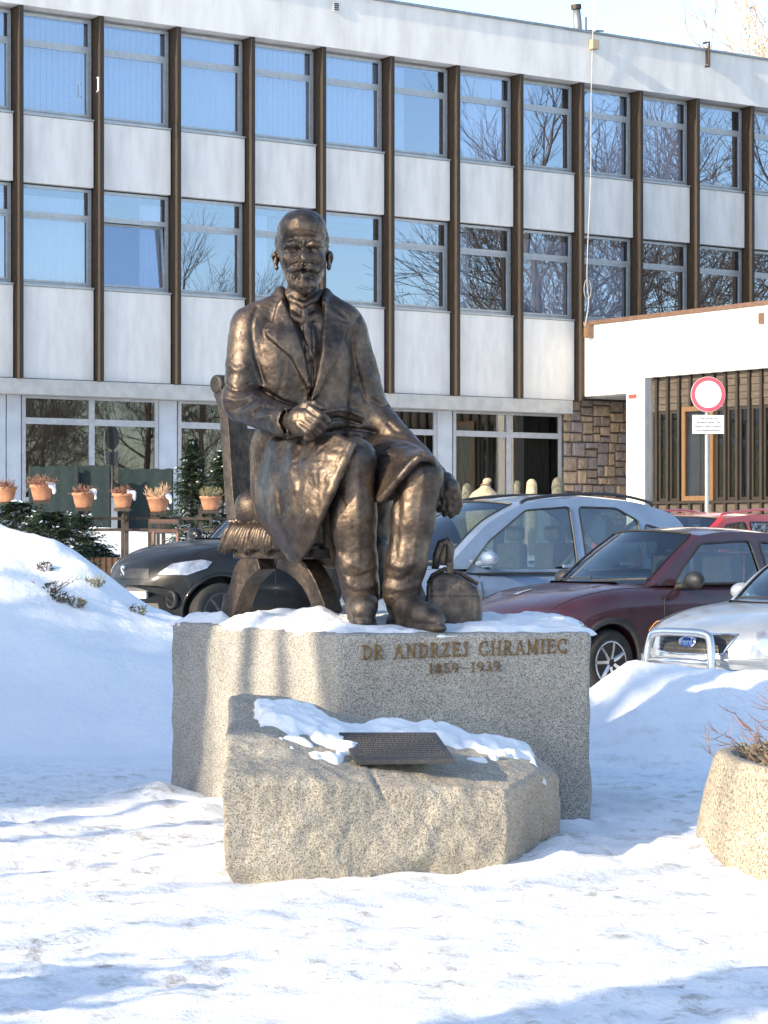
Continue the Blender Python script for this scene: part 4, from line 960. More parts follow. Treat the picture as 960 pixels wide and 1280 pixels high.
# ground floor, set back under the overhang
GD = .55
bb((ULEFT, .14, 4.22), (Uo(716, .14), GD+.1, 4.505), 'beam', 'beam_grey', bevel=.004)
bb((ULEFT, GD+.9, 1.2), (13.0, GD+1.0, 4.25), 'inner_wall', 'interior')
def gz_(py, px=300, d=GD): u = Uo(px, d); Y = BO.y+UY*u+UX*d; return CZ+(HZ-py)/FPX*Y
ZT, ZM, ZB = 4.215, 3.74, 2.22
def gf_window(px0, px1, mids, sill=ZB, cur=None):
    u0, u1 = Uo(px0, GD), Uo(px1, GD); us = [u0]+[Uo(m_, GD) for m_ in mids]+[u1]; fw = .07
    f = MB(); f.box((u0, GD, sill), (u0+fw, GD+.08, ZT)).box((u1-fw, GD, sill), (u1, GD+.08, ZT))
    f.box((u0+fw+.001, GD+.002, sill), (u1-fw-.001, GD+.078, sill+fw)).box((u0+fw+.001, GD+.002, ZT-fw*.7), (u1-fw-.001, GD+.078, ZT-.002)).box((u0+fw+.001, GD+.004, ZM-.06), (u1-fw-.001, GD+.076, ZM+.06))
    for m_ in us[1:-1]: f.box((m_-.055, GD-.003, sill+fw+.001), (m_+.055, GD+.081, ZT-fw*.7-.001))
    wn = f.build('window', 'pvc', bld)
    for a, b_ in zip(us, us[1:]):
        MB().box((a+.03, GD+.03, sill+.03), (b_-.03, GD+.036, ZM-.03)).build('pane', 'gf_glass', wn)
        MB().box((a+.03, GD+.04, ZM+.03), (b_-.03, GD+.046, ZT-.03)).build('pane', 'gf_glass', wn)
    if cur:
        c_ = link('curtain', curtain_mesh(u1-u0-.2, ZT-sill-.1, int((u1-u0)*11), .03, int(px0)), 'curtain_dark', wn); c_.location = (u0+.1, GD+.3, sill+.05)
def gf_panel(px0, px1, z0=1.3): bb((Uo(px0, GD)+.004, GD+.02, z0), (Uo(px1, GD)-.004, GD+.07, ZT), 'wall_panel', 'gf_panel', bevel=.004)
gf_window(-120, -35, [-78], cur=True); gf_panel(-34, 8); gf_panel(9, 27); gf_window(28, 198, [115], cur=True); gf_panel(199, 222); gf_window(223, 393, [308], cur=True); gf_panel(394, 416)
gf_window(417, 546, [482], cur=True); gf_panel(547, 566); gf_window(567, 702, [636], cur=True)
bb((ULEFT, GD+.03, 1.0), (Uo(702, GD), GD+.12, ZB-.005), 'plinth_wall', 'beam_grey')
# stone-clad wall beyond the windows
sw = thing('stone_wall', 'brown rubble stone wall panel beside the ground floor windows', 'wall', BO, BA)
SU0, SU1, SZ0, SZ1 = Uo(705, GD), Uo(800, GD), 1.3, 4.60
bb((SU0-.05, GD+.06, SZ0), (SU1+.3, GD+.4, SZ1+.2), 'mortar', 'mortar', sw)
def split(x0, z0, x1, z1, r_, out):
    w_, h_ = x1-x0, z1-z0
    if (w_ < .42 and h_ < .30) or (w_*h_ < .055) or (w_ < .5 and h_ < .34 and r_.random() < .4): out.append((x0, z0, x1, z1)); return
    if w_ > h_*1.25: c = x0+w_*r_.uniform(.35, .65); split(x0, z0, c, z1, r_, out); split(c, z0, x1, z1, r_, out)
    else: c = z0+h_*r_.uniform(.35, .65); split(x0, z0, x1, c, r_, out); split(x0, c, x1, z1, r_, out)
def stones(u0, u1, z0, z1, y, parent, sd):
    r_ = random.Random(sd); out = []
    split(u0, z0, u1, z1, r_, out)
    for a, b_, c, d in out:
        g_ = .010; mb = MB(); j = lambda: r_.uniform(-.012, .012)
        q_ = [(a+g_+j(), b_+g_+j()), (c-g_+j(), b_+g_+j()), (c-g_+j(), d-g_+j()), (a+g_+j(), d-g_+j())]; pr = r_.uniform(.02, .07)
        cx, cz_ = sum(x for x, _ in q_)/4, sum(z_ for _, z_ in q_)/4
        vs = [(x, y+.05, z_) for x, z_ in q_]+[(x+(cx-x)*.05, y-pr*.5, z_+(cz_-z_)*.05) for x, z_ in q_]+[(x+(cx-x)*.28, y-pr+r_.uniform(-.012, .012), z_+(cz_-z_)*.28) for x, z_ in q_]
        mb.add(vs, [(i+4*k, (i+1) % 4+4*k, (i+1) % 4+4+4*k, i+4+4*k) for k in (0, 1) for i in range(4)]+[(8, 9, 10, 11)])
        mb.build('stone', 'stone_%d' % r_.randrange(4), parent)
stones(SU0, SU1, SZ0, SZ1, GD+.05, sw, 4)

# ------------------------------------------------------------------ low wing on the right
wing = thing('side_wing', 'low sunlit white wing with a brown roof edge and a dark timber screen', 'building', BO, BA)
wb_ = lambda lo, hi, name, mt, bevel=0: bb(lo, hi, name, mt, wing, bevel)
def Vw(px, d=0):                 # distance towards the camera along the wing wall (plane d behind it)
    k = (px-480)/FPX; ox, oy = BO.x+UX*(CU+d), BO.y+UY*(CU+d); wx, wy = UY, -UX
    return (k*oy-ox)/(wx-k*wy)
def Zw(px, py, d=0): s = Vw(px, d); Y = BO.y+UY*(CU+d)-UX*s; return CZ+(HZ-py)/FPX*Y
WL = 9.0; VA = Vw(783); VB = Vw(805); ZA, ZBt = 4.60, 4.90
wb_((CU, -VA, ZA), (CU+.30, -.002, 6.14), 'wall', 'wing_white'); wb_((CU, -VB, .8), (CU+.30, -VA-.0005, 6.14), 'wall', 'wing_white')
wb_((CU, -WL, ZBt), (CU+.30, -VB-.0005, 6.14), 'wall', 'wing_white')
wb_((CU+.302, -WL, 5.98), (URIGHT, -.001, 6.10), 'roof', 'zinc')
wb_((CU-.05, -WL-.05, 6.142), (CU+.34, -.003, 6.23), 'roof_edge', 'flashing')
wb_((CU+.302, -VB-.4, .8), (CU+5, -VB+.02, 5.97), 'inner_wall', 'interior')
wb_((CU+.302, -VA, ZA-.02), (CU+5, .35, ZA+.1), 'soffit', 'beam_grey')
wb_((CU+1.5, -WL, .8), (CU+1.6, -VB-.41, 5.9), 'back_partition', 'interior')
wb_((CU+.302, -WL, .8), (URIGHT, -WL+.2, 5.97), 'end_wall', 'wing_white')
# timber screen
SD = .16; zb = 2.28; zt_ = ZBt
def VS(px): return Vw(px, SD)
zc0 = Zw(860, 512, SD)
step = (VS(955)-VS(821))/9.2
vb = [VS(821)+step*i for i in range(-1, 20) if VS(821)+step*i < WL-.1 and VS(821)+step*i > VB]
ow0, ow1 = VS(854), VS(893)
for s_ in vb:
    inwin = ow0-.05 < s_ < ow1+.05
    z0 = .9
    if inwin:
        wb_((CU+SD-.03, -s_-.035, .9), (CU+SD+.06, -s_+.035, zb-.05), 'batten', 'wood_dark'); wb_((CU+SD-.03, -s_-.035, Zw(870, 511, SD)+.06), (CU+SD+.06, -s_+.035, zt_-.003), 'batten', 'wood_dark')
    else: wb_((CU+SD-.03, -s_-.035, .9), (CU+SD+.06, -s_+.035, zt_-.003), 'batten', 'wood_dark')
edges = [VB+.02]+vb+[WL-.2]
r_ = random.Random(2)
for a, b_ in zip(edges, edges[1:]):
    for z0, z1, nb in ((zc0, zt_, 5), (.9, zb-.06, 6)):
        for j in range(nb):
            h_ = (z1-z0)/nb; wb_((CU+SD+.02+r_.uniform(0, .02), -b_+.036, z0+h_*j+.006), (CU+SD+.07, -a-.036, z0+h_*(j+1)-.004), 'board', 'wood_grey')
    if a > ow0-.2 and b_ < ow1+.2: continue
    f_ = MB(); f_.box((CU+SD+.03, -b_+.036, zb), (CU+SD+.08, -b_+.085, zc0-.005)).box((CU+SD+.03, -a-.085, zb), (CU+SD+.08, -a-.036, zc0-.005)).box((CU+SD+.032, -b_+.086, zc0-.06), (CU+SD+.078, -a-.086, zc0-.006)).box((CU+SD+.032, -b_+.086, zb+.001), (CU+SD+.078, -a-.086, zb+.06))
    wn = f_.build('window', 'wood_dark', wing)
    MB().box((CU+SD+.05, -b_+.08, zb+.05), (CU+SD+.056, -a-.08, zc0-.05)).build('pane', 'gf_glass', wn)
wb_((CU+SD-.05, -WL+.2, zb-.055), (CU+SD+.09, -VB-.02, zb-.003), 'rail', 'wood_dark')
zo0, zo1 = zb, Zw(870, 511, SD)+.05
f_ = MB(); fw = .10
f_.box((CU+SD-.05, -ow1, zo0), (CU+SD+.05, -ow1+fw, zo1)).box((CU+SD-.05, -ow0-fw, zo0), (CU+SD+.05, -ow0, zo1)).box((CU+SD-.048, -ow1+fw+.001, zo0), (CU+SD+.048, -ow0-fw-.001, zo0+fw)).box((CU+SD-.048, -ow1+fw+.001, zo1-fw), (CU+SD+.048, -ow0-fw-.001, zo1))
wn = f_.build('window', 'wood_orange', wing, bevel=.006)
MB().box((CU+SD-.01, -ow1+fw-.01, zo0+fw-.01), (CU+SD-.004, -ow0-fw+.01, zo1-fw+.01)).build('pane', 'gf_glass', wn)
f_ = MB(); f_.box((CU+SD+.10, -ow1+.05, zo0+.05), (CU+SD+.11, -ow0-.05, zo1-.05)); f_.build('blind', 'curtain_dark', wn)
wb_((CU-.012, -VB-.045, .9), (CU+.1, -VB-.002, ZBt-.002), 'corner_trim', 'pvc')
wb_((CU-.04, -Vw(796), Zw(790, 498)), (CU-.003, -Vw(787), Zw(790, 493)), 'street_number_plate', 'red_plastic')
s_ = Vw(953); wb_((CU-.06, -s_-.06, Zw(953, 405)), (CU-.003, -s_+.06, Zw(953, 391)), 'wall_bracket', 'flashing')
# things fixed to the buildings
s_ = Vw(739); z_ = Zw(739, 413)
fl = thing('wall_lamp', 'small orange-brown lamp box at the corner above the low white wing', 'lamp', BO, BA)
bb((CU-.14, -s_-.10, z_-.17), (CU-.003, -s_+.08, z_+.12), 'housing', 'flashing', fl, .01); bb((CU-.16, -s_-.08, z_-.15), (CU-.142, -s_+.06, z_+.05), 'glass', 'wood_orange', fl)
uc = Uo(740); 
cb = thing('roof_cable', 'thin white cable running down from the roof antenna along a fin', 'cable', BO, BA)
def bz(px, py): u = Uo(px, -.03); return CZ+(HZ-py)/FPX*(BO.y+UY*u-UX*.03)
pts = [(Uo(741, -.06), -.06, 12.75), (Uo(741, -.06), -.06, 12.5), (Uo(739, -.03), -.03, bz(739, 120)), (Uo(738, -.03), -.04, bz(738, 220)), (Uo(735, -.03), -.03, bz(735, 300)), (Uo(733, -.03), -.05, bz(733, 350)), (Uo(735, -.03), -.05, bz(735, 378)), (CU-.16, -.2, z_+.08)]
MB().tube(catmull(pts, 6), .010, 5).build('cable_run', 'beam_grey', cb)
loop = [(Uo(733, -.03)+.10*math.sin(a), -.07, bz(733, 362)+.22*math.cos(a)) for a in [i*PI/8 for i in range(17)]]
MB().tube(loop, .008, 4).build('cable_loop', 'beam_grey', cb)
an = thing('roof_antenna', 'thin antenna mast with small crossbars on the roof edge', 'antenna', BO, BA)
ua = Uo(743, .3); MB().tube([(ua, .3, 12.2), (ua, .3, 15.2)], .032, 8).build('mast', 'pale_metal', an)
for z1, l_ in ((12.68, .26), (13.45, .2)): MB().tube([(ua-l_, .3, z1), (ua+l_, .3, z1+.05)], .018, 5).build('crossbar', 'iron', an)
MB().tube([(ua-.32, .2, 12.3), (ua-.32, .2, 12.95)], .02, 5).build('side_rod', 'iron', an)
bb((Uo(736), -.14, bz(740, 62)), (Uo(744), -.003, bz(740, 50)), 'cable_box', 'burlap', an, .01)
cv = thing('roof_vent_pipe', 'leaning dark metal vent pipe on the flat roof', 'pipe', BO, BA)
uv_ = Uo(722, 1.5); MB().tube([(uv_+.08, 1.5, 12.1), (uv_, 1.5, 13.15), (uv_-.03, 1.5, 13.45)], [.10, .10, .085], 10).build('pipe', 'zinc', cv, smooth=True)
MB().tube([(uv_-.035, 1.5, 13.46), (uv_-.045, 1.5, 13.56)], [.12, .12], 10).build('cowl', 'iron', cv)
br = thing('roof_bracket', 'black steel bracket hooked over the parapet near the right edge', 'bracket', BO, BA)
ub = Uo(883); MB().tube([(ub, .1, 12.75), (ub, -.09, 12.75), (ub, -.09, bz(883, 84)), (ub-.11, -.09, bz(883, 84))], .028, 6).build('arm', 'iron', br)
bb((ub-.03, -.07, bz(883, 80)), (ub+.03, -.003, bz(883, 60)), 'plate', 'iron', br)
gr = thing('vent_grille', 'small square vent grille high in the white parapet', 'vent', BO, BA)
ug = Uo(420); zg = bz(420, 8); bb((ug-.08, -.02, zg-.10), (ug+.08, -.003, zg+.10), 'frame', 'pale_metal', gr)
for i in range(4): bb((ug-.055, -.03, zg-.075+i*.04), (ug+.055, -.021, zg-.05+i*.04), 'slat', 'iron', gr)
lt = thing('wall_light', 'small white bracket light on the second fin of the top storey', 'lamp', BO, BA)
ul = Uo(124, -.1); zl = bz(124, 106); MB().tube([(ul, -.003, zl+.13), (ul-.02, -.1, zl+.13), (ul-.02, -.1, zl-.13), (ul, -.003, zl-.13)], .016, 5).build('bracket', 'pale_metal', lt)
print('building', time.time()-T0)

# ------------------------------------------------------------------ no-entry sign
sg = thing('road_sign', 'round white traffic sign with red rim and a text plate on a grey post', 'sign', (*P(885, 667, 40).xy, .9), R(8))
sz = lambda py: CZ+(HZ-py)/FPX*40-.9; sr = 22.2/FPX*40
mb = MB(); mb.lathe([(sr, -.012), (sr, .012)], 48, (0, 0, sz(493)), 'y'); mb.build('backing', 'post_grey', sg)
mb = MB(); n = 48
def ring(r0, r1, y, c, n=48, sx=1):
    vs = [(c[0]+r_*math.cos(2*PI*i/n)*sx, y, c[1]+r_*math.sin(2*PI*i/n)) for r_ in (r0, r1) for i in range(n)]
    return vs, [(i, (i+1) % n, n+(i+1) % n, n+i) for i in range(n)]
mb.add(*ring(sr*.985, sr*.76, -.017, (0, sz(493)))); mb.build('red_rim', 'sign_red', sg)
mb = MB(); vs, fs = ring(sr*.999, .001, -.0145, (0, sz(493))); mb.add(vs, fs); mb.build('white_disc', 'white_paint', sg)
pz0, pz1, pw = sz(542), sz(519), 20/FPX*40
MB().box((-pw+.0, -.02, pz0), (pw, .0, pz1)).build('text_plate', 'white_paint', sg)
for i, tx in enumerate(('Nie dotyczy', 'zaopatrzenia i dr', 'Instytucji, mieszk. pojazdów', 'osób niepełnosprawnych')):
    o = link('text_line', text_mesh(tx, .062 if i < 2 else .042, .0005, .0008), 'ink', sg); o.rotation_euler = (R(90), 0, 0); o.location = (0, -.022, pz1-.07-i*.067)
MB().tube([(-.01, .03, -.6), (-.01, .03, sz(472))], .036, 10).build('post', 'post_grey', sg, smooth=True)

# ------------------------------------------------------------------ railing with flower pots
FY = 36.0; fz = lambda py, Y=FY: CZ+(HZ-py)/FPX*Y; fx = lambda px, Y=FY: (px-480)/FPX*Y
rl = thing('metal_railing', 'dark steel railing with two rails in front of the ground floor', 'railing', (-4, FY, 0))
for py0, py1 in ((639, 650), (656, 664)):
    MB().box((fx(-90), FY-.02, fz(py1)-.0), (fx(330), FY+.02, fz(py1)+.045)).build('rail', 'iron', rl, True)
for px in (-60, 50, 107, 158, 187, 204, 250, 300): MB().box((fx(px)-.028, FY+.022, .9), (fx(px)+.028, FY+.07, fz(636)+.03)).build('post', 'iron', rl, True)
g2 = thing('gate_frame', 'short rust-brown rail bent round behind the parked dark car', 'railing', (-3.2, 34, 0))
MB().tube([P(186, 652, 34.5), P(222, 652, 34.5), P(223, 664, 34.5), P(186, 664, 34.5)], .035, 6).build('bent_rail', 'flashing', g2, True)
MB().tube([P(192, 664, 34.5), P(192, 705, 34.5)], .035, 6).build('post', 'flashing', g2, True); MB().tube([P(222, 664, 34.5), P(222, 705, 34.5)], .03, 6).build('post', 'flashing', g2, True)
pot_me = MB(); rows = []
for r_, z_ in ((.60, 0), (.66, .01), (.80, .10), (.92, .20), (1.0, .205), (1.0, .25), (.90, .25), (.88, .20)):
    rows.append([(.19*r_*math.cos(2*PI*i/28)*(1.0), .12*r_*math.sin(2*PI*i/28), z_) for i in range(28)])
vs = [v for r_ in rows for v in r_]; pot_me.add(vs, [(i*28+k, i*28+(k+1) % 28, (i+1)*28+(k+1) % 28, (i+1)*28+k) for i in range(7) for k in range(28)]+[tuple(reversed(range(28))), tuple(7*28+k for k in range(28))])
pot_me = pot_me.mesh('pot')
rnd = random.Random(4)
pots = [(9, 628, 'heather', .20, 'terracotta flower pot of brown heather at the left edge of the picture', 0, 1.0),
        (54, 626, 'heather', .26, 'terracotta pot of tall brown heather with snow on its right side', 1, 1.05),
        (106, 635, 'heather', .20, 'terracotta pot of low dark heather hanging third from the left', 1, 1.0),
        (155, 635, 'heather', .19, 'terracotta pot of dark heather standing on a bare railing post', 1, .95),
        (199, 640, 'heather_pale', .30, 'terracotta pot with bright straw coloured spiky plant on a post', 1, 1.0),
        (264, 638, 'grass_dry', .22, 'terracotta pot of grey green tufts beside the curled chair back', 0, .95),
        (322, 640, 'heather', .2, 'terracotta pot of heather hidden behind the bronze chair', 0, 1)]
for px, py, mt_, hh, lab, sn, sc_ in pots:
    t_ = thing('flower_pot', lab, 'flower pot', (fx(px), FY-.16, fz(py)), rnd.uniform(-.1, .1), 'terracotta pots along the railing')
    o = link('pot', pot_me, 'terracotta', t_, smooth=True); o.scale = (sc_*.92, .95, sc_*.92)
    o = shrub_mesh(90 if mt_ != 'heather_pale' else 60, .15, hh*.7, rnd, .006, .65).build('plant', mt_, t_); o.location.z = .2; o['kind'] = 'stuff'
    MB().box((-.12, -.08, -.05), (.12, .08, -.003)).box((-.015, .0, -.25), (.015, .1, -.051)).build('bracket', 'iron', t_)
    if sn:
        F = Field((-.05, -.2, .0), (.35, .2, .42), .014); F.ell((.13, 0, .235), (.075, .09, .055), .02); F.ell((.18, -.02, .17), (.025, .055, .06), .03); F.rough(.05, 14, 81+px)
        o = link('snow', F.mesh('snow'), 'snow_clean', t_, smooth=True)
for px in (155, 199): MB().box((fx(px)-.025, FY-.19, .7), (fx(px)+.025, FY-.14, fz(640)-.06)).build('post', 'iron', rl, True)
# dark green windbreak netting
for (p0, p1, pt, lab) in ((37, 97, 583, 'dark green windbreak netting panel below the left ground floor window'), (64, 137, 582, 'dark green windbreak netting panel in the middle of the three'), (148, 215, 586, 'dark green windbreak netting panel right of the other two')):
    Y_ = 41.5+p0*.006; nt_ = thing('windbreak_screen', lab, 'screen', (fx(p0, Y_), Y_, 1.3), 0, 'green windbreak screens')
    mb = MB(); w_ = fx(p1, Y_)-fx(p0, Y_); mb.grid([[(w_*i/24, .006*math.sin(i*.9), z_*(fz(pt, Y_)-1.3)/4+.01*math.sin(i+z_)*(z_ == 4)) for z_ in range(5)] for i in range(25)]); mb.build('netting', 'netting', nt_, smooth=True)
    for x_ in (0, w_): MB().box((x_-.02, .03, -.3), (x_+.02, .07, fz(pt, Y_)-1.3)).build('post', 'iron', nt_)
# log edging
eg = thing('log_edging', 'row of upright orange-brown logs edging the snowy bed', 'edging', (fx(130, 33), 33, .7))
rnd = random.Random(8)
for i in range(22):
    x_ = fx(106, 33)+i*.085; MB().lathe([(.04, .5), (.04, fz(700+rnd.uniform(-1, 1), 33)+.02), (.03, fz(700, 33)+.035)], 9, (x_, 33+.0*i, 0)).build('log', 'edging', eg, True, smooth=False)
# ------------------------------------------------------------------ cars
def lerp(a, b, t): return a+(b-a)*t
def make_car(name, label, cat, loc, yaw, s, group='cars parked in a row behind the monument'):
    """s: dimensions and side outline. local x forward, y left, z up"""
    car = thing(name, label, cat, loc, yaw, group)
    Lh, Wd = s['L']/2, s['W']/2
    # ---- lower body
    def top_z(x): return float(np.interp(x, *zip(*s['top'])))          # height of the upper surface at the centre line
    def sh_z(x): return float(np.interp(x, *zip(*s['shoulder'])))
    def hw(x): return Wd*float(np.interp(x, [-Lh, -Lh+.25, -Lh+.8, 0, Lh-.9, Lh-.35, Lh-.1, Lh], [.80, .92, .98, 1, .985, .93, .86, .80]))
    xs = sorted(set([-Lh, -Lh+.02, -Lh+.06, -Lh+.15, -Lh+.3]+list(np.linspace(-Lh+.45, Lh-.45, 30))+[Lh-.34, Lh-.24, Lh-.16, Lh-.09, Lh-.045, Lh-.015, Lh]))
    rings = []
    for x in xs:
        w_, zs, zc, zb = hw(x), sh_z(x), top_z(x), s.get('zb', .19)
        e = min(1, max(0, (Lh-x)/.16)); e = math.sqrt(1-(1-e)**2); er = min(1, max(0, (x+Lh)/.15)); er = math.sqrt(1-(1-er)**2); e = min(e, er)
        zmid = .50; zc = lerp(zmid+.12, zc, e**.7); zs = lerp(zmid+.08, zs, e**.7); zb2 = lerp(zmid-.18, zb, e)
        prof = [(0, zb2), (.80, zb2), (.93, zb2+.05), (.985, zb2+.16), (1.0, zb2+.30), (1.0, (zb2+.3+zs)/2), (.99, zs-.12), (.965, zs-.04), (.93, zs-.005), (.86, lerp(zs, zc, .35)+.01), (.70, lerp(zs, zc, .68)+.008), (.45, lerp(zs, zc, .9)+.004), (.2, lerp(zs, zc, .98)), (0, zc)]
        bulge = s.get('nose', .22)*max(0, (x-(Lh-.9))/.9)**1.5+.14*max(0, (-x-(Lh-.6))/.6)**1.5
        ring_ = []
        for f, z in prof:
            y = f*w_; dx = -bulge*(f**2.2)*(1 if x > 0 else -1); ring_.append((x+dx, y, z))
        rings.append(ring_+[(a, -b_, c) for a, b_, c in reversed(ring_[1:-1])])
    m = len(rings[0]); mb = MB(); vs = [v for r_ in rings for v in r_]
    mb.add(vs, [(i*m+k, i*m+(k+1) % m, (i+1)*m+(k+1) % m, (i+1)*m+k) for i in range(len(rings)-1) for k in range(m)]+[tuple(range(m)), tuple(reversed([(len(rings)-1)*m+k for k in range(m)]))])
    body = mb.mesh('body', 0, True); body.shade_smooth()
    tmp = bpy.data.objects.new('tmp', body); C.objects.link(tmp)
    cuts = []
    for ax in s['axles']:
        for sy in (-1, 1):
            cm = MB(); cm.lathe([(s['rw']*1.20, Wd*sy-.30*1 if sy > 0 else Wd*sy-.3), (s['rw']*1.20, Wd*sy+.3)], 40, (ax, 0, s['rw']+.015), 'y')
            cme = cm.mesh('cut', 0, True); c_ = bpy.data.objects.new('cut', cme); C.objects.link(c_); cuts.append(c_)
            md = tmp.modifiers.new('b', 'BOOLEAN'); md.operation = 'DIFFERENCE'; md.solver = 'EXACT'; md.object = c_
    dg = bpy.context.evaluated_depsgraph_get(); bm2 = bpy.data.meshes.new_from_object(tmp.evaluated_get(dg)); bm2.name = 'body'
    bpy.data.objects.remove(tmp)
    for c_ in cuts: bpy.data.objects.remove(c_)
    bo_ = link('body', bm2, None, car)
    if not bm2.materials: bm2.materials.append(MATS[s['paint']])
    else: bm2.materials[0] = MATS[s['paint']]
    bm2.set_sharp_from_angle(angle=R(38))
    bmb = bmesh.new(); bmb.from_mesh(body); bvh = BVHTree.FromBMesh(bmb); bmb.free()
    # ---- projected pieces (lamps, grilles, seams)
    def decal(nm, mt, poly, ori, ax, up=Vector((0, 0, 1)), off=.006, th=.0, par=car, res=.05, smooth=True):
        """poly (a,b) in the plane through ori facing along -ax; cast onto the body"""
        ax = Vector(ax).normalized(); rt = up.cross(ax).normalized()          # a axis
        bm = bmesh.new(); vsb = [bm.verts.new((a, b_, 0)) for a, b_ in poly]; bm.faces.new(vsb)
        bmesh.ops.triangulate(bm, faces=bm.faces[:])
        for _ in range(5):
            ed = [e for e in bm.edges if e.calc_length() > res]
            if not ed: break
            bmesh.ops.subdivide_edges(bm, edges=ed, cuts=1); bmesh.ops.triangulate(bm, faces=[f for f in bm.faces if len(f.verts) > 3])
        for v in bm.verts:
            p = Vector(ori)+rt*v.co.x+up*v.co.y+ax*3; h_ = bvh.ray_cast(p, -ax)
            v.co = h_[0]+h_[1]*off if h_[0] is not None else Vector(ori)+rt*v.co.x+up*v.co.y
        if th:
            r_ = bmesh.ops.extrude_face_region(bm, geom=bm.faces[:]); 
            for e in r_['geom']:
                if isinstance(e, bmesh.types.BMVert): e.co -= ax*th
        bmesh.ops.recalc_face_normals(bm, faces=bm.faces[:])
        me_ = bpy.data.meshes.new(nm); bm.to_mesh(me_); bm.free(); return link(nm, me_, mt, par, False, smooth)
    # ---- greenhouse
    A, Rf, Rr, D = s['A'], s['Rf'], s['Rr'], s['D']; zr = s['zr']; wb0, wr = Wd*.93, Wd*s.get('tumble', .70)
    zmin = min(A[1], D[1])
    def side_y(x, z):
        t = min(1, max(0, (z-zmin)/(zr-zmin))); e = 1-.10*max(0, (x-(A[0]-.9))/.9)**2-.10*max(0, (-(x)+(D[0]+.7))/.9)**2
        return lerp(wb0, wr, t**1.25)*e
    front = catmull([(*A, 0), (*s['Am'], 0), (*Rf, 0)], 8); roof = catmull([(*Rf, 0)]+[(*q_, 0) for q_ in s['roofpts']]+[(*Rr, 0)], 6); back = catmull([(*Rr, 0), (*s['Dm'], 0), (*D, 0)], 8)
    outer = [(p.x, p.y) for p in front[:-1]]+[(p.x, p.y) for p in roof[:-1]]+[(p.x, p.y) for p in back]
    low = [(lerp(D[0], A[0], i/14), lerp(D[1], A[1], i/14)) for i in range(1, 14)]
    outer = outer+low
    holes = [[(p.x, p.y) for p in catmull([(*q_, 0) for q_ in h_], 4, True)] if s.get('roundwin') else h_ for h_ in s['windows']]
    def dense(poly, l=.09):
        o_ = []
        for i in range(len(poly)):
            a, b_ = poly[i], poly[(i+1) % len(poly)]; n_ = max(1, int(math.dist(a, b_)/l))
            o_ += [(lerp(a[0], b_[0], j/n_), lerp(a[1], b_[1], j/n_)) for j in range(n_)]
        return o_
    def rnd_poly(poly, r_=.05):
        o_ = []; n_ = len(poly)
        for i in range(n_):
            p0, p1, p2 = Vector(poly[i-1]), Vector(poly[i]), Vector(poly[(i+1) % n_]); d0 = (p0-p1); d2_ = (p2-p1); q0 = p1+d0.normalized()*min(r_, d0.length*.45); q2 = p1+d2_.normalized()*min(r_, d2_.length*.45)
            for t_ in (0, .33, .66, 1): o_.append(tuple((q0*(1-t_)**2+p1*2*t_*(1-t_)+q2*t_*t_)))
        return o_
    holes = [rnd_poly(h_) for h_ in holes]
    frame_me = bpy.data.meshes.new('cabin_frame'); bm = bmesh.new(); es = []
    for loop in [outer]+[dense(h_) for h_ in holes]:
        vv = [bm.verts.new((x, 0, z)) for x, z in loop]
        for i in range(len(vv)): es.append(bm.edges.new((vv[i], vv[(i+1) % len(vv)])))
    bmesh.ops.triangle_fill(bm, use_beauty=True, edges=es)
    r2 = bmesh.ops.duplicate(bm, geom=bm.verts[:]+bm.edges[:]+bm.faces[:]); dv = set(v for v in r2['geom'] if isinstance(v, bmesh.types.BMVert))
    for v in bm.verts: v.co.y = side_y(v.co.x, v.co.z)*(-1 if v in dv else 1)
    # roof skin between the two side outlines
    rp = [(p.x, p.y) for p in roof]
    bm.to_mesh(frame_me); bm.free()
    link('cabin_frame', frame_me, s['paint'], car, smooth=False); frame_me.shade_smooth()
    def cross(x, z, n_=14, bulge=0, crown=0, ty=1.0):
        y0 = side_y(x, z)*ty; r_ = []
        for i in range(n_+1):
            t_ = -1+2*i/n_; r_.append((x+bulge*(1-t_*t_), y0*t_, z+crown*(1-abs(t_)**2.4)))
        return r_
    mb = MB(); rows = [cross(x, z, 14, .0+s.get('wbul', .12)*max(0, 1-i/4)*1.0, .045) for i, (x, z) in enumerate(rp)]
    mb.grid(rows); mb.build('roof', s['paint'], car, smooth=True)
    def screen(poly, bul, nm, edge=.07, crown_end=True):
        n_ = 16; rows = []
        for i, (x, z) in enumerate(poly):
            f = i/(len(poly)-1); rows.append([(x+bul*(1-(-1+2*j/n_)**2), side_y(x, z)*(-1+2*j/n_), z+.045*f*(1-abs(-1+2*j/n_)**2.4)) for j in range(n_+1)])
        tt = [(-1+2*j/n_) for j in range(n_+1)]
        mb = MB(); mb.grid([r_[1:-1] for r_ in rows]); mb.build(nm, 'car_glass', car, smooth=True)
        MB().grid([r_[:2] for r_ in rows]).build('pillar', s['paint'], car, smooth=True); MB().grid([r_[-2:] for r_ in rows]).build('pillar', s['paint'], car, smooth=True)
        sg_ = 1 if bul > 0 else -1
        rim_ = [r_[1] for r_ in rows]+rows[-1][2:-2]+[r_[-2] for r_ in reversed(rows)]
        MB().tube([Vector(p)+Vector((sg_*.004, 0, .003)) for p in rim_], .010, 4).build('seal', 'black_plastic', car)
    screen([(p.x, p.y) for p in front], s.get('wbul', .12), 'windscreen')
    screen([(p.x, p.y) for p in reversed(back)], -.08, 'rear_window')
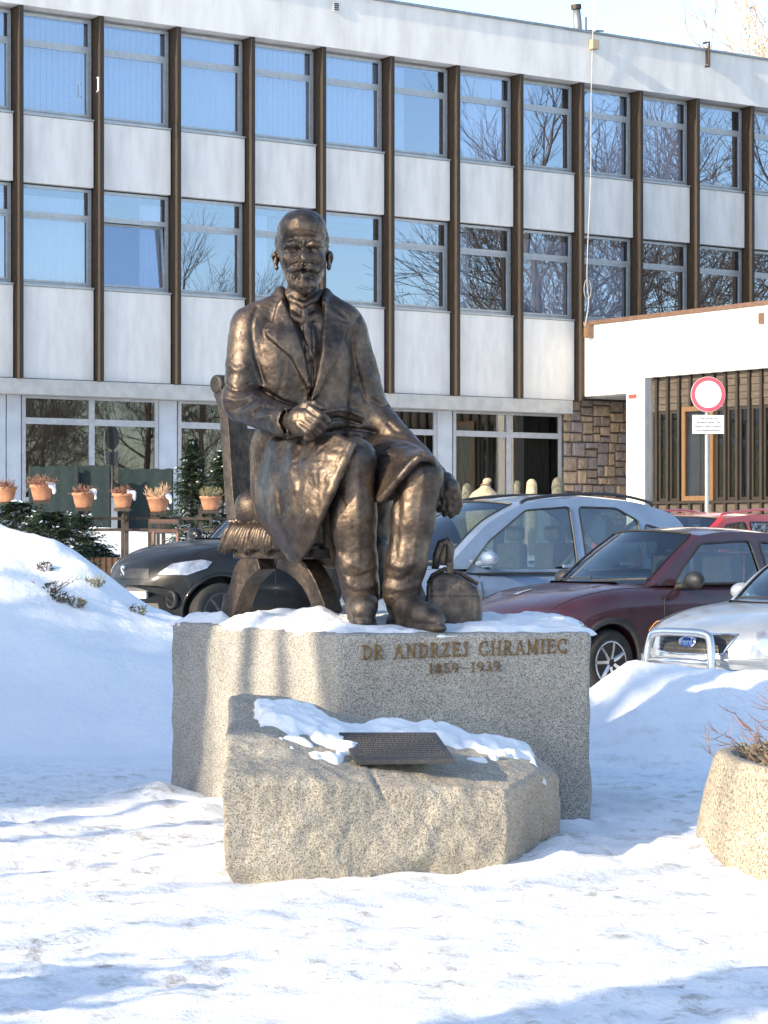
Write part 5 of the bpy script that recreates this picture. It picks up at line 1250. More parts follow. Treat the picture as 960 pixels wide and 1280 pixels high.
    for h_ in holes:
        for sy in (1, -1):
            bm = bmesh.new(); vv = [bm.verts.new((x, sy*(side_y(x, z)-.010), z)) for x, z in dense(h_)]
            bmesh.ops.triangle_fill(bm, use_beauty=True, edges=[bm.edges.new((vv[i], vv[(i+1) % len(vv)])) for i in range(len(vv))])
            me_ = bpy.data.meshes.new('side_window'); bm.to_mesh(me_); bm.free(); o = link('side_window', me_, 'car_glass', car)
            mb = MB(); lp = dense(h_, .06); mb.tube([(x, sy*(side_y(x, z)+.002), z) for x, z in lp+lp[:2]], .010, 4); mb.build('seal', 'black_plastic', car)
    # ---- cabin inside
    deck = MB(); n_ = 10
    deck.grid([[(lerp(D[0]+.1, A[0]-.05, i/n_), y_*Wd*.86, zmin+.012) for y_ in (-1, 1)] for i in range(n_+1)]); deck.build('interior_deck', 'black_plastic', car)
    for sx in s['seats']:
        for sy in (-1, 1):
            b_ = MB().box((sx-.10, sy*.36-.23, zmin-.1), (sx+.03, sy*.36+.23, zmin+.28)).build('seat_back', 'cloth_grey', car, bevel=.05)
            h_ = MB().box((sx-.13, sy*.36-.13, zmin+.31), (sx-.03, sy*.36+.13, zmin+.47)).build('headrest', 'cloth_grey', car, bevel=.04)
    a_ = [(s['wheel_x']+.13*math.sin(t_)*.35, .36+.18*math.cos(t_), zmin+.06+.16*math.sin(t_)) for t_ in [i*PI/10 for i in range(21)]]
    MB().tube(a_, .014, 6).build('steering_wheel', 'black_plastic', car); MB().box((A[0]-.42, -.6, zmin+.0), (A[0]-.12, .6, zmin+.05)).build('dashboard', 'black_plastic', car, bevel=.02)
    # ---- wheels
    for ax in s['axles']:
        for sy in (-1, 1):
            rw = s['rw']; c_ = (ax, sy*(Wd-.11), rw)
            tg = MB(); tg.lathe([(rw*.66, -.085), (rw*.9, -.095), (rw*.985, -.07), (rw, -.03), (rw, .03), (rw*.985, .07), (rw*.9, .095), (rw*.66, .085)], 40, c_, 'y')
            wh = tg.build('wheel', 'rubber', car, smooth=True)
            rm = MB(); f = sy
            rm.lathe([(rw*.67, -.06*f), (rw*.67, .085*f), (rw*.62, .088*f), (rw*.60, .05*f), (rw*.16, .065*f), (.0, .07*f)], 40, c_, 'y'); rm.build('rim', s.get('rim', 'brushed'), wh, smooth=True)
            for k in range(s.get('spokes', 7)):
                a = 2*PI*k/s.get('spokes', 7); sp = MB(); d = Vector((math.cos(a), 0, math.sin(a))); c3 = Vector(c_)+Vector((0, .072*f, 0))
                sp.tube([c3+d*rw*.12, c3+d*rw*.38+Vector((0, .01*f, 0)), c3+d*rw*.61], [.034, .026, .03], 5, flat=.6); sp.build('spoke', s.get('rim', 'brushed'), wh)
            well = MB(); well.lathe([(rw*1.22, -.28*f+.0), (rw*1.22, -.27*f)], 30, (ax, sy*(Wd-.02), rw+.015), 'y'); well.build('wheel_well', 'black_plastic', car)
            lip = MB(); pts = []
            for k in range(25):
                a = R(-12+204*k/24); x_ = ax+rw*1.21*math.cos(a); z_ = rw+.015+rw*1.21*math.sin(a)
                h_ = bvh.ray_cast(Vector((x_, sy*3, z_)), Vector((0, -sy, 0))); 
                if h_[0] is not None: pts.append(h_[0]+Vector((0, sy*.002, 0)))
            if len(pts) > 3: lip.tube(pts, s.get('lip', .016), 6); lip.build('arch_trim', s.get('lipm', s['paint']), car, smooth=True)
    # ---- seams, handles
    def seam(pts, sy=1, nm='door_seam'):
        q_ = []
        for p in catmull([(*p_, 0) for p_ in pts], 6):
            h_ = bvh.ray_cast(Vector((p.x, sy*3, p.y)), Vector((0, -sy, 0)))
            if h_[0] is not None: q_.append(h_[0]+Vector((0, sy*.0015, 0)))
        if len(q_) > 2: MB().tube(q_, .005, 4).build(nm, 'rubber', car)
    for sm in s['seams']:
        seam(sm); seam(sm, -1)
    for hx, hz in s['handles']:
        for sy in (1, -1): MB().box((hx-.09, sy*(hw(hx)*.985)-.0, hz-.018), (hx+.09, sy*(hw(hx)*.985)+sy*.035, hz+.018)).build('door_handle', s.get('handle_m', s['paint']), car, bevel=.012, fixn=True)
    # mirrors
    for sy in (1, -1):
        mx, mz = s['mirror']; y_ = side_y(mx, mz)
        F = Field((mx-.16, y_-.08, mz-.12), (mx+.16, y_+.34, mz+.16), .011)
        F.ell((mx, y_+.19, mz+.03), (.075, .115, .078), .02); F.cap((mx+.03, y_-.03, mz-.03), (mx+.01, y_+.12, mz-.01), .03, .032, .03); F.F = np.maximum(F.F, ((mx-.045)-(F.lo[0]+np.arange(F.n[0])*F.h))[:, None, None]).astype(np.float32)
        me_ = F.mesh('mirror')
        if sy < 0: me_.transform(Matrix.Diagonal((1, -1, 1, 1))); me_.flip_normals()
        link('mirror', me_, s.get('mirror_m', s['paint']), car, smooth=True)
    # shut line of the bonnet, wipers
    hood = [(A[0]-.02, .0)]
    for sy in (1, -1):
        q_ = []
        for i in range(16):
            x_ = lerp(A[0]+.02, Lh-.22, i/15); h_ = bvh.ray_cast(Vector((x_, sy*hw(x_)*(.86-.10*i/15), 3)), Vector((0, 0, -1)))
            if h_[0] is not None: q_.append(h_[0]+Vector((0, 0, .001)))
        if len(q_) > 2: MB().tube(q_, .005, 4).build('bonnet_seam', 'rubber', car)
    for y0, y1 in ((.05, .62), (-.55, .0)):
        n_ = 8; q_ = []
        for i in range(n_+1):
            y_ = lerp(y0, y1, i/n_); t_ = y_/side_y(*A); xx = lerp(A[0], Rf[0], .03+.05*i/n_); zz = lerp(A[1], Rf[1], .03+.05*i/n_)
            q_.append((xx+s.get('wbul', .12)*(1-t_*t_)+.03, y_, zz+.03))
        MB().tube(q_, .011, 4).build('wiper', 'black_plastic', car)
    cowl = MB(); rows = []
    for i in range(13):
        t_ = -1+2*i/12; y_ = side_y(*A)*t_; x_ = A[0]+s.get('wbul', .12)*(1-t_*t_)
        rows.append([(x_-.03, y_, A[1]+.012), (x_+.16, y_, top_z(x_+.16)+.010*(1) if abs(t_) < .8 else sh_z(x_+.16)+.02)])
    cowl.grid(rows); cowl.build('cowl', 'black_plastic', car)
    return car, decal, bvh, side_y
def poly(*p): return list(p)
gnd = lambda x, y: gz(x, y)
# maroon hatchback
s = dict(L=3.74, W=1.62, rw=.285, axles=(1.08, -1.28), paint='paint_maroon', zr=1.40, wbul=.16, tumble=.74,
    top=[(-1.87, .95), (-1.7, 1.0), (-1.2, .96), (.40, .96), (.8, .955), (1.3, .88), (1.65, .78), (1.87, .68)],
    shoulder=[(-1.87, .90), (-1.2, .92), (.40, .88), (1.0, .86), (1.45, .79), (1.75, .69), (1.87, .62)],
    A=(.48, .93), Am=(.12, 1.18), Rf=(-.20, 1.37), roofpts=[(-.5, 1.40), (-.9, 1.40), (-1.25, 1.375)], Rr=(-1.50, 1.32), Dm=(-1.68, 1.12), D=(-1.80, .96),
    windows=[poly((.22, .945), (.10, 1.08), (-.20, 1.30), (-.84, 1.325), (-.90, .945)), poly((-1.0, .955), (-.96, 1.32), (-1.38, 1.27), (-1.50, .985))],
    seats=(-.72, -1.3), wheel_x=-.05, seams=[[(.24, .90), (.42, .80), (.42, .45), (.34, .30)], [(-.95, .90), (-.96, .6), (-.94, .30)], [(.42, .62), (-.2, .60), (-.94, .60)]],
    handles=[(-.78, .83)], mirror=(.16, .95), mirror_m='black_plastic', lip=.03, lipm='black_plastic', handle_m='black_plastic', spokes=7)
def place(front_left_px, Yf, dirv, half_L, half_W, axle_x):
    """car position from the photo column of its left front wheel"""
    f = Vector(dirv).normalized(); l = Vector((-f.y, f.x)); wpt = Vector(((front_left_px-480)/FPX*Yf, Yf)); c_ = wpt-l*(half_W-.1)-f*axle_x; return c_, math.atan2(f.y, f.x)
c_, yw = place(757, 21.4, (-.80, -.60), 1.87, .81, 1.08)
car, decal, bvh, sy_ = make_car('parked_car', 'maroon three door hatchback behind the right end of the granite pedestal', 'car', (c_.x, c_.y, .13), yw, s)
car.scale = (1, 1, 1.06)
fx1 = (1, 0, 0)
decal('headlight', 'lamp_glass', [(-.30, -.07), (.02, -.09), (.10, .0), (.08, .075), (-.22, .055)], (1.6, .56, .66), (1, .45, .1))
decal('headlight', 'lamp_glass', [(.30, -.07), (-.02, -.09), (-.10, .0), (-.08, .075), (.22, .055)], (1.6, -.56, .66), (1, -.45, .1))
decal('grille', 'black_plastic', [(-.32, -.04), (.32, -.04), (.28, .035), (-.28, .035)], (0, 0, .62), fx1)
decal('indicator', 'amber', [(-.035, -.02), (.035, -.02), (.035, .02), (-.035, .02)], (1.60, .8, .58), (.5, 1, 0), off=.01)
decal('air_vent', 'lamp_silver', [(-.10, -.03), (.10, -.03), (.10, .03), (-.10, .03)], (1.30, -.18, 0), (0, 0, 1), up=Vector((0, 1, 0)), off=.006)
# pale blue people carrier
s = dict(L=4.17, W=1.72, rw=.31, axles=(1.22, -1.36), paint='paint_paleblue', zr=1.61, wbul=.20, tumble=.76,
    top=[(-2.08, .85), (-1.9, .86), (.8, .86), (1.1, .93), (1.5, .93), (1.85, .84), (2.08, .72)], shoulder=[(-2.08, .80), (.9, .80), (1.3, .84), (1.7, .80), (2.08, .66)],
    A=(1.24, .88), Am=(.72, 1.33), Rf=(.26, 1.545), roofpts=[(-.1, 1.60), (-.7, 1.625), (-1.3, 1.58)], Rr=(-1.78, 1.46), Dm=(-1.95, 1.28), D=(-2.02, .86),
    windows=[poly((1.02, .83), (.70, 1.17), (.20, 1.49), (-.38, 1.53), (-.40, .83)), poly((-.52, .83), (-.50, 1.53), (-1.00, 1.52), (-1.28, 1.38), (-1.28, .88)), poly((-1.36, .97), (-1.36, 1.35), (-1.66, 1.27), (-1.84, 1.08))],
    seats=(-.32, -1.15), wheel_x=.5, seams=[[(.80, 1.0), (.86, .8), (.84, .35)], [(-.44, 1.0), (-.45, .6), (-.44, .30)], [(-1.25, 1.0), (-1.10, .7)], [(.84, .95), (0, .96), (-1.6, .97)]],
    handles=[(-.25, .90), (-1.02, .92)], mirror=(.84, .96), spokes=5)
f = Vector((-.85, -.527)); l = Vector((.527, -.85)); pA = P(614, 697, 24.3).xy; c_ = pA-f*.84-l*.98; yw = math.atan2(f.y, f.x)
car, decal, bvh, sy_ = make_car('parked_car', 'pale blue people carrier with roof rails, right behind the bronze bag', 'car', (c_.x, c_.y, .355), yw, s)
for sy in (1, -1):
    q_ = [(x_, sy*(sy_(x_, 1.52)-.055), z_) for x_, z_ in ((.22, 1.565), (.10, 1.615), (-.4, 1.665), (-1.0, 1.67), (-1.45, 1.60), (-1.55, 1.55))]
    MB().tube(catmull(q_, 5), .018, 6).build('roof_rail', 'black_plastic', car, smooth=True)
decal('headlight', 'lamp_glass', [(-.32, -.09), (.08, -.1), (.12, .06), (-.2, .09)], (1.7, .58, .72), (1, .5, .1)); decal('headlight', 'lamp_glass', [(.32, -.09), (-.08, -.1), (-.12, .06), (.2, .09)], (1.7, -.58, .72), (1, -.5, .1))
# silver car with the bull bar
s = dict(L=4.05, W=1.72, rw=.30, axles=(1.22, -1.27), paint='paint_silver', zr=1.50, wbul=.18, tumble=.76, nose=.30,
    top=[(-2.02, 1.0), (.60, 1.08), (1.10, 1.03), (1.5, .96), (1.8, .89), (1.95, .83), (2.02, .77)], shoulder=[(-2.02, .98), (.7, 1.0), (1.3, .94), (1.7, .86), (1.95, .77), (2.02, .69)],
    A=(.66, 1.03), Am=(.30, 1.28), Rf=(-.05, 1.44), roofpts=[(-.4, 1.49), (-1.0, 1.49)], Rr=(-1.75, 1.42), Dm=(-1.88, 1.24), D=(-1.95, 1.02),
    windows=[poly((.50, 1.06), (.35, 1.20), (0, 1.38), (-.45, 1.40), (-.48, 1.06)), poly((-.58, 1.06), (-.56, 1.40), (-1.25, 1.38), (-1.35, 1.08))],
    seats=(-.4, -1.2), wheel_x=.3, seams=[[(.62, 1.0), (.66, .8), (.64, .35)], [(-.52, 1.0), (-.53, .6), (-.52, .30)]], handles=[(-.35, .92)], mirror=(.20, 1.08))
f = Vector((-.75, -.66)).normalized(); l = Vector((-f.y, f.x)); c_ = P(858, 803, 18.75).xy-f*2.02; yw = math.atan2(f.y, f.x)
car, decal, bvh, sy_ = make_car('parked_car', 'silver car with a tubular bull bar and mesh grille at the right edge', 'car', (c_.x, c_.y, -.015), yw, s)
gp = [(-.40, .075), (.40, .075), (.33, -.075), (.20, -.085), (-.20, -.085), (-.33, -.075)]
decal('grille', 'black_plastic', gp, (0, 0, .745), fx1, off=.006)
hx = bvh.ray_cast(Vector((4, 0, .75)), Vector((-1, 0, 0)))[0]
mb = MB()
for i in range(26):                          # mesh of the grille
    for j in range(5):
        y_, z_ = -.36+i*.0288+(j % 2)*.0144, .685+j*.03
        if abs(y_) > .36: continue
        h_ = bvh.ray_cast(Vector((4, y_, z_)), Vector((-1, 0, 0)))[0]; mb.tube([h_+Vector((.008, 0, -.010)), h_+Vector((.013, .009, 0)), h_+Vector((.008, 0, .010)), h_+Vector((.013, -.009, 0)), h_+Vector((.008, 0, -.010))], .0028, 3, False)
o = mb.build('grille_mesh', 'cloth_grey', car); o['kind'] = 'stuff'
rim = [bvh.ray_cast(Vector((4, lerp(*e_[0], e_[1]), lerp(*e_[2], e_[1]))), Vector((-1, 0, 0)))[0]+Vector((.008, 0, 0)) for e_ in [((a[0], b_[0]), t_/3, (.745+a[1], .745+b_[1])) for a, b_ in zip(gp, gp[1:]+gp[:1]) for t_ in range(3)]]
MB().tube(rim+rim[:1], .010, 6).build('grille_surround', 'chrome', car, smooth=True)
hx = bvh.ray_cast(Vector((4, 0, .755)), Vector((-1, 0, 0)))[0]
bd = MB(); bd.lathe([(1, 0), (1, .02), (.86, .026)], 32, (0, 0, 0), 'x'); o = bd.build('badge', 'chrome', car); o.scale = (1, .088, .044); o.location = hx+Vector((.008, 0, .0))
bd = MB(); bd.lathe([(.84, .024), (.84, .0275), (.5, .029)], 32, (0, 0, 0), 'x'); o2 = bd.build('badge_face', 'badge_blue', car); o2.scale = (1, .088, .044); o2.location = hx+Vector((.008, 0, 0))
tm = text_mesh('Ford', .066, .001, .001); tm.transform(Matrix.Shear('XY', 4, (.3, 0)) if False else Matrix.Identity(4)); o = link('badge_lettering', tm, 'chrome', car); o.rotation_euler = (R(90), 0, R(90)); o.location = hx+Vector((.039, .0, -.020))
for sy in (1, -1):
    # tall wrap-round headlight with an amber corner, seams round it
    hp = [(-.20*sy, -.11), (.20*sy, -.11), (.22*sy, -.0), (.20*sy, .13), (.02*sy, .15), (-.13*sy, .10)]
    decal('headlight', 'lamp_silver', hp, (1.72, sy*.64, .74), (1, sy*.62, .05), off=.004); decal('headlight_lens', 'lamp_glass', hp, (1.72, sy*.64, .74), (1, sy*.62, .05), off=.014)
    for k_, ry in ((-.04, .07), (.10, .06)): decal('lamp_bowl', 'chrome', [(k_*sy+ry*math.cos(i*PI/8), -.01+ry*math.sin(i*PI/8)) for i in range(16)], (1.72, sy*.64, .74), (1, sy*.62, .05), off=.009)
    decal('indicator', 'amber', [(-.03*sy, .065), (.21*sy, .06), (.20*sy, .128), (.03*sy, .147)], (1.72, sy*.64, .74), (1, sy*.62, .05), off=.018)
decal('bumper', 'brushed' if False else 'paint_silver', [(-.72, -.035), (.72, -.035), (.72, .04), (-.72, .04)], (0, 0, .585), fx1, off=.05, th=.06)
decal('bumper_slot', 'black_plastic', [(-.60, -.012), (.60, -.012), (.60, .012), (-.60, .012)], (0, 0, .52), fx1, off=.008)
decal('number_plate', 'white_paint', [(-.26, -.055), (.26, -.055), (.26, .055), (-.26, .055)], (0, 0, .42), fx1, off=.02)
bx = hx.x+.13
bar = [(bx-.02, .34, .33), (bx, .34, .55), (bx-.02, .315, .76), (bx-.02, .25, .825), (bx-.02, 0, .835), (bx-.02, -.25, .825), (bx-.02, -.315, .76), (bx, -.34, .55), (bx-.02, -.34, .33)]
MB().tube(catmull(bar, 7), .034, 12).build('bull_bar', 'brushed', car, smooth=True)
MB().tube([(bx-.01, .36, .60), (bx+.01, 0, .605), (bx-.01, -.36, .60)], .026, 10).build('bull_bar_crosstube', 'brushed', car, smooth=True)
for y_ in (.37, -.37): MB().tube([(bx, y_, .5), (bx-.25, y_*.95, .48)], .025, 8).build('bull_bar_mount', 'brushed', car, smooth=True)
# dark car on the left
s = dict(L=4.12, W=1.74, rw=.325, axles=(1.33, -1.28), paint='paint_dark', zr=1.58, wbul=.16, tumble=.74, nose=.34,
    top=[(-2.06, 1.05), (.45, 1.13), (.9, 1.10), (1.5, 1.02), (1.8, .93), (1.98, .82), (2.06, .72)], shoulder=[(-2.06, 1.0), (.8, 1.02), (1.3, .97), (1.7, .86), (1.98, .74), (2.06, .68)],
    A=(.56, 1.05), Am=(.24, 1.34), Rf=(-.10, 1.52), roofpts=[(-.4, 1.57), (-1.0, 1.57)], Rr=(-1.70, 1.50), Dm=(-1.88, 1.28), D=(-1.98, 1.05),
    windows=[poly((.35, 1.09), (.22, 1.26), (-.08, 1.44), (-.45, 1.47), (-.48, 1.09)), poly((-.58, 1.09), (-.56, 1.47), (-1.25, 1.45), (-1.35, 1.11))],
    seats=(-.4, -1.2), wheel_x=.3, seams=[[(.62, 1.0), (.66, .8), (.64, .35)], [(-.52, 1.0), (-.53, .6), (-.52, .30)]], handles=[(-.35, .95)], mirror=(.55, 1.12), lip=.022, rim='cloth_grey')
c_, yw = place(272, 24.8, (-.80, -.60), 2.06, .87, 1.33)
car, decal, bvh, sy_ = make_car('parked_car', 'dark blue-black crossover parked behind the bronze chair', 'car', (c_.x, c_.y, .44), yw, s)
for sy in (1, -1):
    hp = [(-.24*sy, -.065), (.08*sy, -.075), (.26*sy, .005), (.30*sy, .075), (.20*sy, .095), (-.10*sy, .045)]
    decal('headlight', 'lamp_silver', hp, (1.72, sy*.66, .80), (1, sy*.80, .1), off=.003); decal('headlight_lens', 'lamp_glass', hp, (1.72, sy*.66, .80), (1, sy*.80, .1), off=.014)
    h_ = bvh.ray_cast(Vector((4, sy*.60, .47)), Vector((-1, 0, 0)))[0]
    m_ = MB(); m_.lathe([(.095, -.02), (.095, .03), (.075, .035), (.07, -.0), (.0, -.005)], 20, h_, 'x'); m_.build('fog_lamp', 'black_plastic', car, smooth=True)
decal('grille', 'black_plastic', [(-.40, -.055), (.40, -.055), (.36, .05), (-.36, .05)], (0, 0, .74), fx1, off=.006)
decal('lower_grille', 'black_plastic', [(-.5, -.09), (.5, -.09), (.44, .07), (-.44, .07)], (0, 0, .36), fx1, off=.006)
hx = bvh.ray_cast(Vector((4, 0, .76)), Vector((-1, 0, 0)))[0]
o = link('badge', text_mesh('S', .17, .008, .004), 'chrome', car); o.rotation_euler = (R(90), 0, R(90)); o.location = hx+Vector((.02, 0, -.06))
hx = bvh.ray_cast(Vector((4, 0, .53)), Vector((-1, 0, 0)))[0]
MB().box((hx.x+.01, -.26, .475), (hx.x+.03, .26, .585)).build('number_plate', 'white_paint', car, bevel=.004); MB().box((hx.x-.03, -.275, .46), (hx.x+.009, .275, .60)).build('plate_holder', 'black_plastic', car)
# red estate far right
s = dict(L=4.3, W=1.72, rw=.31, axles=(1.3, -1.3), paint='paint_red', zr=1.44, wbul=.16, tumble=.78,
    top=[(-2.15, .95), (.75, .98), (1.5, .9), (2.15, .68)], shoulder=[(-2.15, .93), (.8, .92), (1.5, .84), (2.15, .60)],
    A=(.95, .94), Am=(.52, 1.20), Rf=(.12, 1.385), roofpts=[(-.5, 1.44), (-1.2, 1.44)], Rr=(-1.85, 1.38), Dm=(-2.0, 1.18), D=(-2.1, .95),
    windows=[poly((.60, .97), (.42, 1.12), (.05, 1.32), (-.42, 1.35), (-.45, .97)), poly((-.55, .97), (-.53, 1.35), (-1.15, 1.35), (-1.25, .97)), poly((-1.35, .98), (-1.25, 1.34), (-1.75, 1.32), (-1.92, 1.0))],
    seats=(-.4, -1.2), wheel_x=.3, seams=[[(.62, .9), (.66, .7), (.64, .35)], [(-.5, .9), (-.5, .3)]], handles=[(-.35, .82)], mirror=(.58, 1.0))
f = Vector((-.62, -.78)).normalized(); l = Vector((-f.y, f.x)); Yr = 31.0; pA = P(893, 643, Yr).xy; c_ = pA-f*.12-l*.55; yw = math.atan2(f.y, f.x)
car, decal, bvh, sy_ = make_car('parked_car', 'bright red estate car showing only its roof behind the maroon hatchback', 'car', (c_.x, c_.y, CZ+(HZ-641)/FPX*Yr-1.47), yw, s)
for sy in (1, -1):
    MB().tube(catmull([(x_, sy*(sy_(x_, 1.38)-.05), z_) for x_, z_ in ((.1, 1.40), (.0, 1.46), (-1.0, 1.52), (-1.7, 1.46))], 5), .018, 6).build('roof_rail', 'paint_red', car, smooth=True)
print('cars', time.time()-T0)
# ------------------------------------------------------------------ trees
def bare_tree(sd, h_, r0, depth=5, spread=.55, twig=.006, lean=(0, 0), start=.35, wob=.04):
    r_ = random.Random(sd); mb = MB(); tr = MB()
    def grow(p, d, ln, rad, k):
        n_ = 4 if k > 1 else 3; pts = [p.copy()]; rs = [rad]; q_ = p.copy()
        for i in range(n_):
            d = (d+Vector((r_.gauss(0, .12), r_.gauss(0, .12), .05))).normalized(); q_ = q_+d*ln/n_; pts.append(q_.copy()); rs.append(rad*(1-.5*(i+1)/n_))
            if k > 0 and i >= 1:
                for _ in range(2 if k < 3 else 1+(r_.random() < .6)):
                    e = (d+Vector((r_.gauss(0, spread), r_.gauss(0, spread), r_.gauss(.05, spread*.6)))).normalized(); grow(q_, e, ln*r_.uniform(.5, .78), max(twig, rs[-1]*.62), k-1)
        mb.tube(pts, [max(twig*.7, x) for x in rs], 5 if k > 2 else 3, False)
        if k > 0: grow(q_, d, ln*.7, max(twig, rs[-1]), k-1)
    p = Vector((0, 0, -.5)); d = Vector((lean[0], lean[1], 1)).normalized(); pts = [p]; rs = [r0*1.25]; n_ = 8
    for i in range(n_):
        p = p+d*(h_*.62+.5)/n_; d = (d+(Vector((r_.gauss(0, .04), r_.gauss(0, .04), .05)) if wob > .01 else Vector((r_.gauss(0, wob), r_.gauss(0, wob), 0)))).normalized(); pts.append(p.copy()); rs.append(r0*(1-.55*(i+1)/n_))
        if i/n_ > start:
            for _ in range(2):
                a = r_.uniform(0, 2*PI); e = Vector((math.cos(a), math.sin(a), r_.uniform(.2, .9))).normalized(); grow(p, e, h_*r_.uniform(.16, .26), rs[-1]*.5, depth-1)
    grow(p, d, h_*.25, rs[-1], depth-1); tr.tube(pts, rs, 10)
    return tr.mesh('trunk'), mb.mesh('crown')
def plant_tree(name, label, cat, meshes, loc, rz=0, scale=1, group=None, mats=('bark', 'branch')):
    t_ = thing(name, label, cat, loc, rz, group); t_.scale = (scale,)*3
    o = link('trunk', meshes[0], mats[0], t_, smooth=True); o = link('crown', meshes[1], mats[1], t_); o['kind'] = 'stuff'; return t_
TA = bare_tree(21, 15, .30, 4, .6, .010, start=.3); TB = bare_tree(22, 13, .24, 4, .7, .009, start=.25); TC = bare_tree(23, 17, .27, 4, .55, .010, start=.5)
print('tree tris', [len(t_[1].polygons) for t_ in (TA, TB, TC)])
# trees across the square, seen mirrored in the windows: low ones opposite the left bays, tall ones opposite the right bays
rf = [(14, 33, 'b', .45), (17, 35, 'a', .5), (28, 30, 'c', .62), (20, 29, 'a', .52), (27, 25, 'b', .62), (31, 21, 'a', .60), (24, 33, 'b', .55), (37, 27, 'c', .60),
      (24, 45, 'a', .95), (34, 46, 'b', 1.15), (38, 41, 'a', 1.05), (43, 48, 'c', 1.05), (50, 44, 'a', 1.15), (56, 50, 'b', 1.15), (48, 34, 'b', .85)]
for i, (x, y, k, sc_) in enumerate(rf):
    plant_tree('bare_tree', 'bare tree across the square, mirrored in the office windows', 'tree', {'a': TA, 'b': TB, 'c': TC}[k], (x, y, .4), i*1.3, sc_, 'bare trees mirrored in the windows')
# trees to the left behind the camera whose trunks throw the shadow stripes
S1 = Vector((SX, SY)).normalized(); EP = Vector((-S1.y, S1.x)) if S1.y < 0 else Vector((S1.y, -S1.x))
def lane(p, s_): q_ = EP*p-S1*s_; return q_
for i, (p_, s_, r0, ln, lab) in enumerate(((-11.50, -8.5, .15, .09, 'slim leaning tree throwing a stripe on the left pedestal face'),
      (-10.93, -9.5, .11, -.05, 'slim tree throwing the narrow stripe on the left pedestal face'), (-5.78, -6, .42, 0, 'thick bare tree whose shadow crosses the foreground'), (-12.25, -14, .22, 0, 'bare tree left of the pedestal shading its edge'), (-9.05, -15, .07, .04, 'thin young tree nearest the foreground shading the trampled snow'), (-11.85, -17, .10, -.03, 'slim pale tree striping the snow left of the pedestal'), (-8.3, -19, .08, .05, 'thin crooked tree striping the foreground snow'))):
    q_ = lane(p_-ln*6.5, s_); m_ = bare_tree(60+i, 18, r0, 3, .5, .012, lean=(EP.x*ln, EP.y*ln), start=.80, wob=.006)
    plant_tree('bare_tree', lab, 'tree', m_, (q_.x, q_.y, 0), 0, 1, 'trees left of the monument')
def leaf_blob(n, rnd, c, r_, size, mb=None, shell=.6, flat=1):
    mb = mb or MB()
    for _ in range(n):
        d = Vector((rnd.gauss(0, 1), rnd.gauss(0, 1), rnd.gauss(0, 1))).normalized()*(shell+(1-shell)*rnd.random())
        p = Vector((c[0]+d.x*r_[0], c[1]+d.y*r_[1], c[2]+d.z*r_[2])); a = Vector((rnd.gauss(0, 1), rnd.gauss(0, 1), rnd.gauss(0, .7))).normalized()*size*rnd.uniform(.6, 1.3); b_ = a.orthogonal().normalized()*a.length*.35
        mb.add([p-a, p+b_, p+a, p-b_], [(0, 1, 2, 3)])
    return mb
rnd = random.Random(31)
# unseen hedge added further left: its shadow lies over the foot of the snow bank
hg = thing('shade_casting_hedge', 'unseen tall evergreen hedge added left of the square to shade the snow bank', 'hedge', (*lane(-18.2, -2.6), 0), math.atan2(EP.y, EP.x))
F = Field((-6.3, -.9, -.3), (6.3, .9, 5.9), .09)
xs_ = (F.lo[0]+np.arange(F.n[0])*F.h)[:, None, None]; ys_ = (F.lo[1]+np.arange(F.n[1])*F.h)[None, :, None]; zs_ = (F.lo[2]+np.arange(F.n[2])*F.h)[None, None, :]
F.F = np.maximum(np.maximum(np.abs(xs_)-6.05, np.abs(ys_)-.65), zs_-5.45).astype(np.float32)
X, Y, Z = np.broadcast_arrays(xs_, ys_, zs_); F.F += (vnoise(X, Y, Z, .8, 91)*.45+vnoise(X, Y, Z, 2.5, 92)*.3).astype(np.float32)
link('foliage_core', F.mesh('foliage_core'), 'hedge_leaf', hg)
mb = MB()
for _ in range(5000):
    p = Vector((rnd.uniform(-6.1, 6.1), rnd.choice((-1, 1))*rnd.uniform(.5, .85), rnd.uniform(.1, 5.6))) if rnd.random() < .6 else Vector((rnd.uniform(-6.1, 6.1), rnd.uniform(-.7, .7), rnd.uniform(5.2, 5.75)))
    a = Vector((rnd.gauss(0, 1), rnd.gauss(0, 1), rnd.gauss(0, 1))).normalized()*.09; b_ = a.orthogonal()*.4; mb.add([p-a, p+b_, p+a, p-b_], [(0, 1, 2, 3)])
o = mb.build('leaves', 'hedge_leaf', hg); o['kind'] = 'stuff'
rt = thing('shade_casting_tree', 'unseen evergreen tree added for the shade of its dense round crown on the inscription', 'tree', (*lane(-9.93, -6), 0), math.atan2(EP.y, EP.x))  # unseen tree, its raised crown shaped to shade the inscription
MB().tube([(0, 0, -.3), (.02, 0, 3), (0, 0, 6.4)], [.07, .055, .03], 8).build('trunk', 'bark', rt, smooth=True)
F = Field((-1.1, -1.0, 4.5), (1.1, 1.0, 7.5), .06); F.ell((0, 0, 5.8), (.66, .55, .85), .1); F.ell((.25, .1, 6.45), (.44, .4, .6), .2); F.ell((-.28, 0, 6.4), (.46, .4, .62), .2); F.rough(.28, 3, 97); F.rough(.16, 8, 98)
link('foliage_core', F.mesh('foliage_core'), 'hedge_leaf', rt)
o = leaf_blob(2200, rnd, (0, 0, 5.95), (.68, .6, 1.05), .06, None, .7).build('leaves', 'hedge_leaf', rt); o['kind'] = 'stuff'
bs = thing('round_bush', 'round leafy bush left of the foreground throwing a soft blotch of shade', 'bush', (*lane(-7.4, -1.5), 0))
F = Field((-.9, -.9, -.2), (.9, .9, 2.8), .06); F.ell((0, 0, 1.2), (.50, .50, 1.15), .1); F.ell((.2, .1, .9), (.5, .4, .8), .2); F.rough(.35, 2.5, 93); F.rough(.2, 6, 94)
